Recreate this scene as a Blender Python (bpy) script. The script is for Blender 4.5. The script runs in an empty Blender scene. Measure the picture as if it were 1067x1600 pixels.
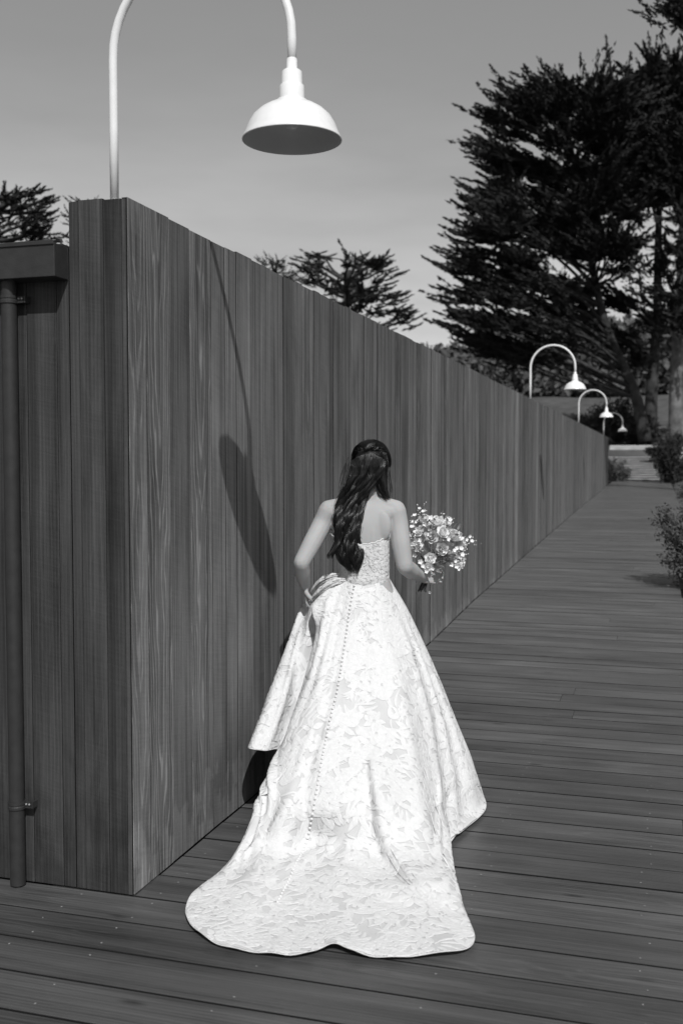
import bpy, math, random
import numpy as np
from math import sin, cos, tan, atan, pi, sqrt, radians
from mathutils import Vector, Matrix
random.seed(7); RS = np.random.RandomState(11)
S = bpy.context.scene; COL = S.collection

# ------------------------------------------------------------------ camera
F = 1620.0; PITCH = atan(80/F); YAW = radians(16.826)
CAM = np.array([1.815, -3.3606, 1.6])
fw = np.array([-sin(YAW), cos(YAW), 0.]); rt = np.array([cos(YAW), sin(YAW), 0.]); up = np.array([0, 0, 1.])
fd = fw*cos(PITCH)-up*sin(PITCH); u2 = up*cos(PITCH)+fw*sin(PITCH)
cd = bpy.data.cameras.new('camera'); cam = bpy.data.objects.new('camera', cd); COL.objects.link(cam)
cam.location = CAM
cam.rotation_euler = (pi/2-PITCH, 0, YAW)
cd.sensor_fit = 'VERTICAL'; cd.sensor_height = 36; cd.sensor_width = 24; cd.lens = 36*F/1600
cd.clip_end = 2000; cd.dof.use_dof = True; cd.dof.focus_distance = 4.75; cd.dof.aperture_fstop = 3.0
S.camera = cam
# ------------------------------------------------------------------ light (black and white photograph: neutral greys)
SUN = Vector((-.605, 1.105, -1.375)).normalized()      # direction the light travels
EL = math.asin(-SUN.z)
w = bpy.data.worlds.new('World'); S.world = w; w.use_nodes = True
nt = w.node_tree; nt.nodes.clear()
def N(nt, t, **k):
    n = nt.nodes.new(t)
    for a, b in k.items(): setattr(n, a, b)
    return n
sky = N(nt, 'ShaderNodeTexSky', sky_type='NISHITA'); sky.sun_disc = False
sky.sun_elevation = EL; sky.sun_rotation = math.atan2(-SUN.x, -SUN.y)
sky.dust_density = .6; sky.ozone_density = 2.0
mixf = N(nt, 'ShaderNodeVectorMath', operation='DOT_PRODUCT'); mixf.inputs[1].default_value = (.50, .40, .10)  # yellow-red filter of b/w film
nt.links.new(sky.outputs[0], mixf.inputs[0])
tc = N(nt, 'ShaderNodeTexCoord'); mp = N(nt, 'ShaderNodeMapping'); mp.inputs['Scale'].default_value = (1.5, 1.5, 6)
nz = N(nt, 'ShaderNodeTexNoise'); nz.inputs['Scale'].default_value = 1.6; nz.inputs['Detail'].default_value = 5
nt.links.new(tc.outputs['Generated'], mp.inputs[0]); nt.links.new(mp.outputs[0], nz.inputs[0])
cr = N(nt, 'ShaderNodeMapRange'); cr.inputs[1].default_value = .35; cr.inputs[2].default_value = .75; cr.inputs[3].default_value = -.12; cr.inputs[4].default_value = 1.5
nt.links.new(nz.outputs[0], cr.inputs[0])
sp = N(nt, 'ShaderNodeSeparateXYZ'); nt.links.new(tc.outputs['Generated'], sp.inputs[0])
lo = N(nt, 'ShaderNodeMapRange'); lo.inputs[1].default_value = .40; lo.inputs[2].default_value = .06; lo.inputs[3].default_value = 0; lo.inputs[4].default_value = 1
nt.links.new(sp.outputs[2], lo.inputs[0])
m1 = N(nt, 'ShaderNodeMath', operation='MULTIPLY'); nt.links.new(cr.outputs[0], m1.inputs[0]); nt.links.new(lo.outputs[0], m1.inputs[1])
m2 = N(nt, 'ShaderNodeMath', operation='ADD'); nt.links.new(m1.outputs[0], m2.inputs[0]); m2.inputs[1].default_value = 1
m3 = N(nt, 'ShaderNodeMath', operation='MULTIPLY'); nt.links.new(mixf.outputs['Value'], m3.inputs[0]); nt.links.new(m2.outputs[0], m3.inputs[1])
bg = N(nt, 'ShaderNodeBackground'); bg.inputs[1].default_value = .15
m4 = N(nt, 'ShaderNodeMath', operation='POWER'); nt.links.new(m3.outputs[0], m4.inputs[0]); m4.inputs[1].default_value = .58
m6 = N(nt, 'ShaderNodeMath', operation='MULTIPLY'); nt.links.new(m4.outputs[0], m6.inputs[0]); m6.inputs[1].default_value = 1.28; nt.links.new(m6.outputs[0], bg.inputs[0]); wo = N(nt, 'ShaderNodeOutputWorld'); nt.links.new(bg.outputs[0], wo.inputs[0])
sl = bpy.data.lights.new('sun', 'SUN'); sl.energy = 3.6; sl.angle = radians(.5); sl.color = (1, 1, 1)
so = bpy.data.objects.new('sun', sl); COL.objects.link(so); so.rotation_euler = SUN.to_track_quat('-Z', 'Y').to_euler()
S.view_settings.view_transform = 'Standard'; S.view_settings.look = 'None'; S.view_settings.gamma = 1; S.view_settings.exposure = 0.0
S.render.resolution_x = 682; S.render.resolution_y = 1024

# ------------------------------------------------------------------ pixel -> place helpers
def ray(x, y): return rt*(x-533.5)/F + u2*(800-y)/F + fd
def Pd(x, y, d): return CAM + ray(x, y)*d                     # at depth d
def Wz(x, y, z):                                              # at height z
    r = ray(x, y); return CAM + r*((z-CAM[2])/r[2])
DP = np.array([(-9, 0), (1.5, 0), (5.17, .052), (7.46, .129), (12.3, .224), (22.2, .397), (39.8, .646), (44.2, .705)])
def zd(y): return float(np.interp(y, DP[:, 0], DP[:, 1]))

# ------------------------------------------------------------------ object helpers
def tag(o, label=None, cat=None, group=None, kind=None):
    if label: o['label'] = label
    if cat: o['category'] = cat
    if group: o['group'] = group
    if kind: o['kind'] = kind
    return o
def empty(name, loc):
    o = bpy.data.objects.new(name, None); COL.objects.link(o); o.location = Vector(loc); o.empty_display_size = .1
    return o
def put(name, V, Fc, mats, parent=None, smooth=False, mi=None, uv=None, tone=None):
    V = np.asarray(V, float)
    if parent is not None:
        V = V - np.array(parent_world(parent))
    me = bpy.data.meshes.new(name); me.from_pydata(V.tolist(), [], Fc if isinstance(Fc, list) else Fc.tolist())
    if not isinstance(mats, (list, tuple)): mats = [mats]
    for m in mats: me.materials.append(m)
    if mi is not None: me.polygons.foreach_set('material_index', np.asarray(mi, dtype=np.int32))
    if smooth: me.polygons.foreach_set('use_smooth', np.ones(len(me.polygons), bool))
    if uv is not None or tone is not None:
        li = np.empty(len(me.loops), dtype=np.int32); me.loops.foreach_get('vertex_index', li)
        if uv is not None:
            l = me.uv_layers.new(name='UVMap'); l.data.foreach_set('uv', np.asarray(uv, float)[li].ravel())
        if tone is not None:
            a = me.attributes.new('tone', 'FLOAT_VECTOR', 'POINT'); a.data.foreach_set('vector', np.asarray(tone, float).ravel())
    me.update()
    o = bpy.data.objects.new(name, me); COL.objects.link(o)
    if parent is not None: o.parent = parent
    return o
def parent_world(p):
    v = Vector((0, 0, 0))
    while p is not None:
        v = v + p.location; p = p.parent
    return v
class MB:
    def __init__(s): s.V = []; s.F = []; s.M = []; s.n = 0
    def add(s, V, Fc, m=0):
        V = np.asarray(V, float); s.V.append(V); s.F += [[i+s.n for i in f] for f in Fc]; s.M += [m]*len(Fc); s.n += len(V); return s
    def box(s, a, b, m=0):
        x0, y0, z0 = a; x1, y1, z1 = b
        return s.add([(x0,y0,z0),(x1,y0,z0),(x1,y1,z0),(x0,y1,z0),(x0,y0,z1),(x1,y0,z1),(x1,y1,z1),(x0,y1,z1)],
                     [(0,3,2,1),(4,5,6,7),(0,1,5,4),(1,2,6,5),(2,3,7,6),(3,0,4,7)], m)
    def tube(s, pts, r, n=10, m=0, cap=True, flat=None):
        V, Fc = tube(pts, r, n, cap, flat); return s.add(V, Fc, m)
    def lathe(s, prof, c, n=32, m=0):
        V = []; Fc = []; k = len(prof)
        for r, z in prof:
            for i in range(n):
                a = 2*pi*i/n; V.append((c[0]+r*cos(a), c[1]+r*sin(a), c[2]+z))
        for j in range(k-1):
            for i in range(n):
                Fc.append((j*n+i, j*n+(i+1) % n, (j+1)*n+(i+1) % n, (j+1)*n+i))
        return s.add(V, Fc, m)
    def ball(s, c, r, n=10, k=7, m=0, R=None):
        r = np.array(r if hasattr(r, '__len__') else (r, r, r), float); V = []; Fc = []
        for j in range(k+1):
            t = pi*j/k
            for i in range(n):
                a = 2*pi*i/n; V.append((sin(t)*cos(a), sin(t)*sin(a), cos(t)))
        for j in range(k):
            for i in range(n): Fc.append((j*n+i, (j+1)*n+i, (j+1)*n+(i+1) % n, j*n+(i+1) % n))
        V = np.array(V)*r
        if R is not None: V = V@np.array(R)
        return s.add(V+np.array(c), Fc, m)
    def build(s, name, mats, parent=None, smooth=False):
        return put(name, np.concatenate(s.V), s.F, mats, parent, smooth, s.M)
def tube(pts, r, n=10, cap=True, flat=None):
    pts = np.asarray(pts, float); k = len(pts); r = np.broadcast_to(np.asarray(r, float), (k,))
    T = np.gradient(pts, axis=0); T /= np.linalg.norm(T, axis=1)[:, None]+1e-12
    ref = np.array([0, 0, 1.]) if abs(T[0][2]) < .9 else np.array([1., 0, 0])
    V = []; u = np.cross(T[0], ref); u /= np.linalg.norm(u)
    for i in range(k):
        u = u-T[i]*(u@T[i]); u /= np.linalg.norm(u)+1e-12; v = np.cross(T[i], u)
        for j in range(n):
            a = 2*pi*j/n; V.append(pts[i]+(u*cos(a)+v*sin(a)*(flat or 1))*r[i])
    Fc = [(i*n+j, i*n+(j+1) % n, (i+1)*n+(j+1) % n, (i+1)*n+j) for i in range(k-1) for j in range(n)]
    if cap: Fc += [tuple(range(n))[::-1], tuple((k-1)*n+j for j in range(n))]
    return np.array(V), Fc
def cr_spline(P, n, closed=False):
    """Catmull-Rom through P (k,...) at n samples"""
    P = np.asarray(P, float); k = len(P)
    if closed: t = np.arange(n)/n*k
    else: t = np.linspace(0, k-1, n)
    i = np.floor(t).astype(int); i = i if closed else np.minimum(i, k-2); f = t-i
    g = (lambda j: P[j % k]) if closed else (lambda j: np.where((j < 0).reshape((-1,)+(1,)*(P.ndim-1)), 2*P[0]-P[1], np.where((j >= k).reshape((-1,)+(1,)*(P.ndim-1)), 2*P[-1]-P[-2], P[np.clip(j, 0, k-1)])))
    f = f.reshape((-1,)+(1,)*(P.ndim-1))
    a, b, c, d = g(i-1), g(i), g(i+1), g(i+2)
    return .5*((2*b)+(c-a)*f+(2*a-5*b+4*c-d)*f*f+(3*b-a-3*c+d)*f**3)

# ------------------------------------------------------------------ materials
def mat(name, v, rough=.7, spec=.3, nscale=0, namt=0, bump=0, bscale=40, trans=0, detail=4):
    m = bpy.data.materials.new(name); m.use_nodes = True; nt = m.node_tree; b = nt.nodes['Principled BSDF']
    b.inputs['Base Color'].default_value = (v, v, v, 1); b.inputs['Roughness'].default_value = rough
    b.inputs['Specular IOR Level'].default_value = spec
    t = N(nt, 'ShaderNodeTexCoord')
    if nscale:
        n = N(nt, 'ShaderNodeTexNoise'); n.inputs['Scale'].default_value = nscale; n.inputs['Detail'].default_value = detail
        r = N(nt, 'ShaderNodeMapRange'); r.inputs[1].default_value = .3; r.inputs[2].default_value = .7
        r.inputs[3].default_value = v*(1-namt); r.inputs[4].default_value = v*(1+namt)
        nt.links.new(t.outputs['Object'], n.inputs[0]); nt.links.new(n.outputs[0], r.inputs[0]); nt.links.new(r.outputs[0], b.inputs['Base Color'])
    if bump:
        n2 = N(nt, 'ShaderNodeTexNoise'); n2.inputs['Scale'].default_value = bscale; n2.inputs['Detail'].default_value = 5
        bp = N(nt, 'ShaderNodeBump'); bp.inputs['Strength'].default_value = bump; bp.inputs['Distance'].default_value = .01
        nt.links.new(t.outputs['Object'], n2.inputs[0]); nt.links.new(n2.outputs[0], bp.inputs['Height']); nt.links.new(bp.outputs[0], b.inputs['Normal'])
    if trans:
        tr = N(nt, 'ShaderNodeBsdfTranslucent'); tr.inputs[0].default_value = (v, v, v, 1)
        mx = N(nt, 'ShaderNodeMixShader'); mx.inputs[0].default_value = trans
        nt.links.new(b.outputs[0], mx.inputs[1]); nt.links.new(tr.outputs[0], mx.inputs[2]); nt.links.new(mx.outputs[0], nt.nodes['Material Output'].inputs[0])
    return m
def wood(name, base, contrast=1.0, rough=.75, spec=.25, knots=False, saw=True, streak=1.0, stain=0):
    """UV.x across the board (m), UV.y along it (m); 'tone' = (board brightness, cathedral grain, random)"""
    m = bpy.data.materials.new(name); m.use_nodes = True; nt = m.node_tree; b = nt.nodes['Principled BSDF']; L = nt.links.new
    def M(op, a, c=None, cl=False):
        n = N(nt, 'ShaderNodeMath', operation=op); n.use_clamp = cl
        for i, x in enumerate((a, c)):
            if x is None: continue
            if isinstance(x, (int, float)): n.inputs[i].default_value = x
            else: L(x, n.inputs[i])
        return n.outputs[0]
    uv = N(nt, 'ShaderNodeUVMap'); uv.uv_map = 'UVMap'
    at = N(nt, 'ShaderNodeAttribute'); at.attribute_name = 'tone'; sa = N(nt, 'ShaderNodeSeparateXYZ'); L(at.outputs['Vector'], sa.inputs[0])
    su = N(nt, 'ShaderNodeSeparateXYZ'); L(uv.outputs[0], su.inputs[0]); U, Vv = su.outputs[0], su.outputs[1]
    ub = M('SUBTRACT', U, M('MULTIPLY', sa.outputs[2], 37.0))            # board-local across coordinate, 0 at its middle
    def noise(sx, sy, det=3, dist=0, off=0):
        mp = N(nt, 'ShaderNodeCombineXYZ'); L(M('MULTIPLY', U, sx), mp.inputs[0]); L(M('MULTIPLY', Vv, sy), mp.inputs[1]); mp.inputs[2].default_value = off
        n = N(nt, 'ShaderNodeTexNoise'); n.inputs['Scale'].default_value = 1; n.inputs['Detail'].default_value = det; n.inputs['Distortion'].default_value = dist
        L(mp.outputs[0], n.inputs[0]); return n.outputs[0]
    fine = noise(420, 3.2, 3); med = noise(90, .9, 3, .3, 5); big = noise(16, .5, 3, .2, 9); blot = noise(5, 1.6, 4, .4, 3); fib = noise(700, 26, 2, 0, 2)
    # flame-shaped (cathedral) growth rings, drawn as thin pale lines
    wob = noise(9, 1.3, 3, 0, 21)
    rg = M('ADD', M('MULTIPLY', M('POWER', M('ABSOLUTE', ub), 1.3), 190.0), M('ADD', M('MULTIPLY', Vv, -4.0), M('MULTIPLY', wob, 13.0)))
    rs = M('POWER', M('MULTIPLY', M('ADD', M('SINE', M('MULTIPLY', rg, 2.6)), 1.0), .5), 9.0)
    cath = M('MULTIPLY', rs, sa.outputs[1])
    # straight pale growth lines on the other boards
    ln = M('POWER', M('MULTIPLY', M('ADD', M('SINE', M('ADD', M('MULTIPLY', ub, 420.0), M('MULTIPLY', noise(5, .7, 2, 0, 31), 16.0))), 1.0), .5), 7.0)
    ln = M('MULTIPLY', ln, M('MULTIPLY', noise(14, .8, 2, 0, 41), M('SUBTRACT', 1.0, sa.outputs[1], True)))
    def c(n, k): return M('MULTIPLY', M('SUBTRACT', n, .5), k*contrast)
    v = M('ADD', c(fine, .9*streak), M('ADD', c(med, .9*streak), M('ADD', c(big, .8), M('ADD', c(blot, .9), c(fib, .35)))))
    v = M('ADD', v, M('ADD', M('MULTIPLY', cath, 1.25), M('MULTIPLY', ln, .45*contrast)))
    h = M('ADD', M('MULTIPLY', fine, .6), M('MULTIPLY', fib, .4))
    if saw:
        sw = N(nt, 'ShaderNodeCombineXYZ'); L(M('ADD', M('MULTIPLY', Vv, 150.0), M('MULTIPLY', U, 30.0)), sw.inputs[0]); L(M('MULTIPLY', U, 5.0), sw.inputs[1])
        sn = N(nt, 'ShaderNodeTexNoise'); sn.inputs['Scale'].default_value = 1; sn.inputs['Detail'].default_value = 1; L(sw.outputs[0], sn.inputs[0])
        v = M('ADD', v, c(sn.outputs[0], .2)); h = M('ADD', h, M('MULTIPLY', sn.outputs[0], .5))
    if knots:
        kc = N(nt, 'ShaderNodeCombineXYZ'); L(M('MULTIPLY', U, 7.0), kc.inputs[0]); L(M('MULTIPLY', Vv, 2.1), kc.inputs[1])
        vo = N(nt, 'ShaderNodeTexVoronoi'); vo.inputs['Scale'].default_value = 1; L(kc.outputs[0], vo.inputs[0])
        kn = N(nt, 'ShaderNodeMapRange'); kn.inputs[1].default_value = .035; kn.inputs[2].default_value = .12; kn.inputs[3].default_value = 1; kn.inputs[4].default_value = 0
        L(vo.outputs['Distance'], kn.inputs[0])
        wn = M('GREATER_THAN', N(nt, 'ShaderNodeSeparateColor').outputs[0], .5)
        sc = wn.node; spc = sc.inputs[0].links[0].from_node; L(vo.outputs['Color'], spc.inputs[0]); sc.inputs[1].default_value = .3
        v = M('SUBTRACT', v, M('MULTIPLY', M('MULTIPLY', kn.outputs[0], wn), .6))
    v = M('ADD', v, 1.0)
    v = M('MAXIMUM', v, .25)
    if stain:   # splash marks and worn patches near the foot of the boards, with a ragged edge of their own
        tcs = N(nt, 'ShaderNodeTexCoord'); s3 = N(nt, 'ShaderNodeSeparateXYZ'); L(tcs.outputs['Object'], s3.inputs[0])
        pn = noise(11, 5, 5, .3, 51); q = M('SUBTRACT', M('ADD', pn, .12), M('MULTIPLY', s3.outputs[2], 1.15 if stain > 0 else .45))
        mr = N(nt, 'ShaderNodeMapRange'); mr.inputs[1].default_value = .40; mr.inputs[2].default_value = .46 if stain > 0 else .7; L(q, mr.inputs[0])
        v = M('MULTIPLY', v, M('ADD', 1.0, M('MULTIPLY', mr.outputs[0], stain)))
        # drips and streaks from the top
        q2 = M('ADD', noise(24, .35, 3, .1, 61), M('MULTIPLY', s3.outputs[2], .05)); m5 = N(nt, 'ShaderNodeMapRange'); m5.inputs[1].default_value = .60; m5.inputs[2].default_value = .72; L(q2, m5.inputs[0])
        v = M('MULTIPLY', v, M('SUBTRACT', 1.0, M('MULTIPLY', m5.outputs[0], .35)))
    col = M('MULTIPLY', M('MULTIPLY', v, sa.outputs[0]), base)
    cc = N(nt, 'ShaderNodeCombineXYZ'); [L(col, cc.inputs[i]) for i in range(3)]
    L(cc.outputs[0], b.inputs['Base Color'])
    bp = N(nt, 'ShaderNodeBump'); bp.inputs['Strength'].default_value = .35; bp.inputs['Distance'].default_value = .0025; L(h, bp.inputs['Height']); L(bp.outputs[0], b.inputs['Normal'])
    b.inputs['Roughness'].default_value = rough; b.inputs['Specular IOR Level'].default_value = spec
    return m
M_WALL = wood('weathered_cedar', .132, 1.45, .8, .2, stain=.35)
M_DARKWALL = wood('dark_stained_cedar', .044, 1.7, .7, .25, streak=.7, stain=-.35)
M_DECK = wood('deck_timber', .068, 1.5, .42, .6, knots=True, saw=False, streak=.8)
M_EDGE = mat('dirt_and_gap_shade', .014, .95, .05)  # dirt plus the shade of gaps and seams, painted on board edges
M_CORE = mat('dark_core', .008)
M_WHITE = mat('white_enamel', .80, .28, .5, nscale=30, namt=.03)
M_SHADEIN = mat('shadowed_enamel', .50, .35, .5)  # lamp shade interior, its shadow put into the grey colour
M_STEEL = mat('screw_metal', .26, .35, .6)
M_BRONZE = mat('dark_bronze_metal', .030, .5, .35, nscale=25, namt=.15, bump=.1, bscale=200)
M_BULB = mat('frosted_glass', .6, .2, .5)

# ================================================================== BOARDWALK, GROUND
def board_verts(a0, a1, y0, y1, prof):
    pass
def build_deck():
    V = []; Fc = []; UV = []; TN = []; mi = []; n = 0; scr = []
    p = .2045; gap = .0065; k = 0
    y = -20*p
    while y < 44:
        x0 = -3.2 if y+p < .03 else .004
        x1 = 2.43
        if 8.0 < y < 10.4: x1 = 2.1
        cuts = [x0]
        if y < .0: cuts.append(random.choice([-.34, -1.1, .9, 1.7, 2.0]) if random.random() < .6 else x1)
        elif random.random() < .25: cuts.append(random.uniform(.8, 2.2))
        cuts = sorted(set([c for c in cuts if c < x1-.05]))+[x1]
        for a, b in zip(cuts[:-1], cuts[1:]):
            g = gap*random.uniform(.5, 1.5); ya, yb = y+g/2, y+p-g/2; dz = random.uniform(-.0015, .0015)
            xs = np.linspace(a+.001, b-.001, 2); ch = .0016
            sec = [(ya, -.032), (ya, -ch), (ya+ch, 0), (yb-ch, 0), (yb, -ch), (yb, -.032)]
            r = random.random(); vo = random.uniform(0, 50); tn = random.uniform(.86, 1.14)*(random.choice([.9, 1.0, 1.0, 1.08]))*float(np.interp(y, [-.5, 3, 9], [.90, 1.15, 1.5]))  # near boards dimmed and far ones brightened, light falloff painted into tone
            ym = (ya+yb)/2
            for xx in xs:
                for (yy, zz) in sec:
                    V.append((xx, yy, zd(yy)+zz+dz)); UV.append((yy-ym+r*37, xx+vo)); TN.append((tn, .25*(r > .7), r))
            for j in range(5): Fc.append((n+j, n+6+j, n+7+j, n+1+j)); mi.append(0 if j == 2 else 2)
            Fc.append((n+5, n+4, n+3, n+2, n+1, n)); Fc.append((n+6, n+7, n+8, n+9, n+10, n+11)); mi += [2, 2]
            n += 12
        # screws in rows over the joists
        for sx in ((-2.6, -2.0, -1.4, -.8, -.2) if y < 0 else ())+(.09, .62, 1.2, 1.8, 2.35):
            if sx > x1-.03 or y > 9: continue
            for sy in (y+.045, y+p-.045):
                if random.random() < .85: scr.append((sx+random.uniform(-.02, .02), sy+random.uniform(-.008, .008), zd(sy)+.0015))
        y += p; k += 1
    for (sx, sy, sz) in scr:
        r = random.uniform(.0028, .0042); c = n; V.append((sx, sy, sz+.0012)); UV.append((0, 0)); TN.append((1, 0, 0)); n += 1
        for i in range(8): V.append((sx+r*cos(i*pi/4), sy+r*sin(i*pi/4), sz)); UV.append((0, 0)); TN.append((1, 0, 0)); n += 1
        for i in range(8): Fc.append((c, c+1+i, c+1+(i+1) % 8)); mi.append(1)
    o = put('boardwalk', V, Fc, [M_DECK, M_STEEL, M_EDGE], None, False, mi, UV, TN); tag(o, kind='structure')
    # near-black slab below the gaps, their shade put into its colour
    m = MB(); ys = [-5, 1.5, 5.17, 7.46, 12.3, 22.2, 39.8, 44.2]
    for a, b in zip(ys[:-1], ys[1:]):
        za, zb = zd(a)-.05, zd(b)-.05
        m.add([(-3.2, a, za-.1), (2.4, a, za-.1), (2.4, b, zb-.1), (-3.2, b, zb-.1), (-3.2, a, za), (2.0, a, za), (2.0, b, zb), (-3.2, b, zb)], [(0, 3, 2, 1), (4, 5, 6, 7), (0, 1, 5, 4), (1, 2, 6, 5), (3, 0, 4, 7)])
    tag(m.build('boardwalk_base', M_CORE), kind='structure')
build_deck()

def terr(x, y):
    b = np.interp(y, [-60, 0, 44, 50.5, 56, 75, 97, 130, 170, 400], [-.3, -.25, .55, 2.2, 2.5, 4.6, 7.6, 9.5, 12, 14])
    side = np.clip((x-2.6)/12, 0, 1)*.35*np.clip(y/15, 0, 1)
    lump = .22*np.sin(x*.31+y*.17)+.15*np.sin(x*.13-y*.29+1)
    k = np.clip((np.abs(x-1)-2.5)/6, 0, 1)
    return b+side+lump*k+np.clip((y-55)/40, 0, 1)*np.clip(x*.03, -1.5, 1.2)
M_GRASS = mat('dry_grass', .085, .95, .1, nscale=.9, namt=.35, bump=.6, bscale=9, detail=8)
def build_ground():
    xs = np.concatenate([np.linspace(-400, -30, 16), np.linspace(-27, 27, 74), np.linspace(30, 400, 16)])
    ys = np.concatenate([np.linspace(-200, -8, 10), np.linspace(-6, 60, 90), np.linspace(62, 180, 50), np.linspace(190, 600, 16)])
    X, Y = np.meshgrid(xs, ys, indexing='ij'); Z = terr(X, Y)
    under = (X > -4) & (X < 3.2) & (Y > -8) & (Y < 44.6); Z = np.where(under, np.minimum(Z, np.interp(Y, DP[:, 0], DP[:, 1])-.3), Z)
    st = (X > -1.6) & (X < 2.9) & (Y > 43.5) & (Y < 51); Z = np.where(st, np.minimum(Z, .4+(Y-44)*.2), Z)
    V = np.stack([X, Y, Z], -1).reshape(-1, 3); a, b = X.shape
    I = np.arange(a*b).reshape(a, b); Fc = np.stack([I[:-1, :-1], I[1:, :-1], I[1:, 1:], I[:-1, 1:]], -1).reshape(-1, 4)
    tag(put('ground', V, Fc, M_GRASS, None, True), kind='structure')
build_ground()

# ================================================================== TIMBER WALL + SHED
def clad(boards, face, top, bot, depth=.02, g=.0028):
    """vertical boards; face(a, out, z)->xyz with a along the wall"""
    V = []; Fc = []; UV = []; TN = []; n = 0
    for (a0, a1, tn, ca, off) in boards:
        r = random.random(); vo = random.uniform(0, 30); ch = .0014; m = (a0+a1)/2
        sec = [(a0+g, -depth), (a0+g, off-ch), (a0+g+ch, off), (a1-g-ch, off), (a1-g, off-ch), (a1-g, -depth)]
        dt = random.uniform(-.005, .004)
        for zi in (0, 1):
            for (a, o) in sec:
                z = (bot(a) if zi == 0 else top+dt)
                V.append(face(a, o, z)); UV.append((a-m+r*37, z+vo)); TN.append((tn, ca, r))
        for j in range(5): Fc.append((n+j, n+1+j, n+7+j, n+6+j))
        Fc.append((n, n+1, n+2, n+3, n+4, n+5)); Fc.append((n+11, n+10, n+9, n+8, n+7, n+6)); n += 12
    return V, Fc, UV, TN
EM = lambda Fc: [1 if i % 7 in (0, 4) else 0 for i in range(len(Fc))]      # side edges inside the seams: dirt and groove shade in one dark colour
WT = 2.535; WEND = 39.4; TH = .235
wl = empty('timber_wall', (-TH/2, WEND/2, 0))
tag(wl, 'long tall wall of weathered vertical timber boards running beside the boardwalk', 'wall')
edges = [0.0, .139, .332, .52, .733, .879, 1.004, 1.192, 1.343, 1.44]
while edges[-1] < WEND-.2: edges.append(edges[-1]+random.choice([.10, .125, .145, .17, .19]))
edges[-1] = WEND
B = []
for i, (a, b) in enumerate(zip(edges[:-1], edges[1:])):
    tn = random.uniform(.72, 1.34)
    if random.random() < .12: tn *= random.choice([.78, 1.25])
    if b < 3: tn *= .93
    ca = 1.0 if (i == 1) else (random.uniform(.3, .75) if random.random() < .13 else 0)
    if i == 0: tn = 1.06
    if i == 1: tn = .86
    if i == 2: tn = .84
    if 7 <= i < 30: tn = random.uniform(.72, 1.12)
    B.append((a, b, tn, ca, random.choice([-.004, -.001, 0, 0, .002])))
V, Fc, UV, TN = clad(B, lambda a, o, z: (o, a, z), WT, lambda a: zd(a)+.004)
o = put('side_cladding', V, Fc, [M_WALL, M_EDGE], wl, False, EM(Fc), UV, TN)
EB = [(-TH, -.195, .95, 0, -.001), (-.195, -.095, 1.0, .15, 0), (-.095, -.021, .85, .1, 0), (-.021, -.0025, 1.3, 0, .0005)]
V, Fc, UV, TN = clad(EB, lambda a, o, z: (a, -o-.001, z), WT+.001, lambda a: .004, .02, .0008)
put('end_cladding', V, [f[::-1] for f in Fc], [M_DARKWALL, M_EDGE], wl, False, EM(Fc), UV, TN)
m = MB(); ys = [.021, 5.17, 12.3, 22.2, 39.38]
for a, b in zip(ys[:-1], ys[1:]):
    za, zb = zd(a)-.3, zd(b)-.3
    m.add([(-TH+.01, a, za), (-.021, a, za), (-.021, b, zb), (-TH+.01, b, zb), (-TH+.01, a, WT-.012), (-.021, a, WT-.012), (-.021, b, WT-.012), (-TH+.01, b, WT-.012)],
          [(0, 3, 2, 1), (4, 5, 6, 7), (0, 1, 5, 4), (1, 2, 6, 5), (2, 3, 7, 6), (3, 0, 4, 7)])
m.build('core', M_CORE, wl)
bb = [(.03+i*.2, .23+i*.2, random.uniform(.8, 1.1), 0, 0) for i in range(196)]
V, Fc, UV, TN = clad(bb, lambda a, o, z: (-TH-o, a, z), WT, lambda a: zd(a)-.3)
put('back_cladding', V, [f[::-1] for f in Fc], [M_WALL], wl, False, None, UV, TN)

sh = empty('timber_shed', (-1.7, 1.2, 0))
tag(sh, 'low dark timber clad shed with metal eave and downpipe left of the tall wall end', 'shed')
SB = []; x = -TH-.003
for wd, tn in ((.052, .9), (.125, 1.0), (.105, 1.15), (.13, .9), (.14, 1.0), (.15, .9), (.14, 1.1)): SB.append((x-wd, x, tn, .12, random.uniform(-.001, .001))); x -= wd
while x > -3.1: SB.append((x-.15, x, random.uniform(.85, 1.1), 0, 0)); x -= .15
V, Fc, UV, TN = clad(SB, lambda a, o, z: (a, -o, z), 2.37, lambda a: .004, .02, .0009)
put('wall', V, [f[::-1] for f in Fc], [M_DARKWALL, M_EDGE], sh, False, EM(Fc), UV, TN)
m = MB(); m.box((-3.0, .021, -.2), (-TH-.04, 2.4, 2.33)); m.build('core', M_CORE, sh)
m = MB(); m.box((-3.25, -.093, 2.256), (-.237, -.003, 2.375)); m.box((-3.25, -.098, 2.368), (-.2375, -.0935, 2.384)); m.box((-3.25, -.003, 2.36), (-.262, 2.5, 2.39))
e = m.build('eave', M_BRONZE, sh)
bv = e.modifiers.new('b', 'BEVEL'); bv.width = .003; bv.segments = 2
m = MB()   # torn flashing bits on the eave end
for k in range(7):
    c = np.array([-.30+k*.010, -.05+random.uniform(-.02, .02), 2.386]); s = random.uniform(.008, .016)
    m.add([c+(-s, 0, 0), c+(s, .006, .002), c+(s*.6, .004, s*.9), c+(-s*.5, -.004, s*.7)], [(0, 1, 2, 3), (3, 2, 1, 0)])
m.build('flashing', M_BRONZE, sh)
m = MB(); m.tube([(-.462, -.040, 2.26), (-.462, -.040, 1.2), (-.462, -.040, .006)], .0285, 20)
dp = m.build('downpipe', M_BRONZE, sh, True)
dp.modifiers.new('w', 'EDGE_SPLIT')
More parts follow.
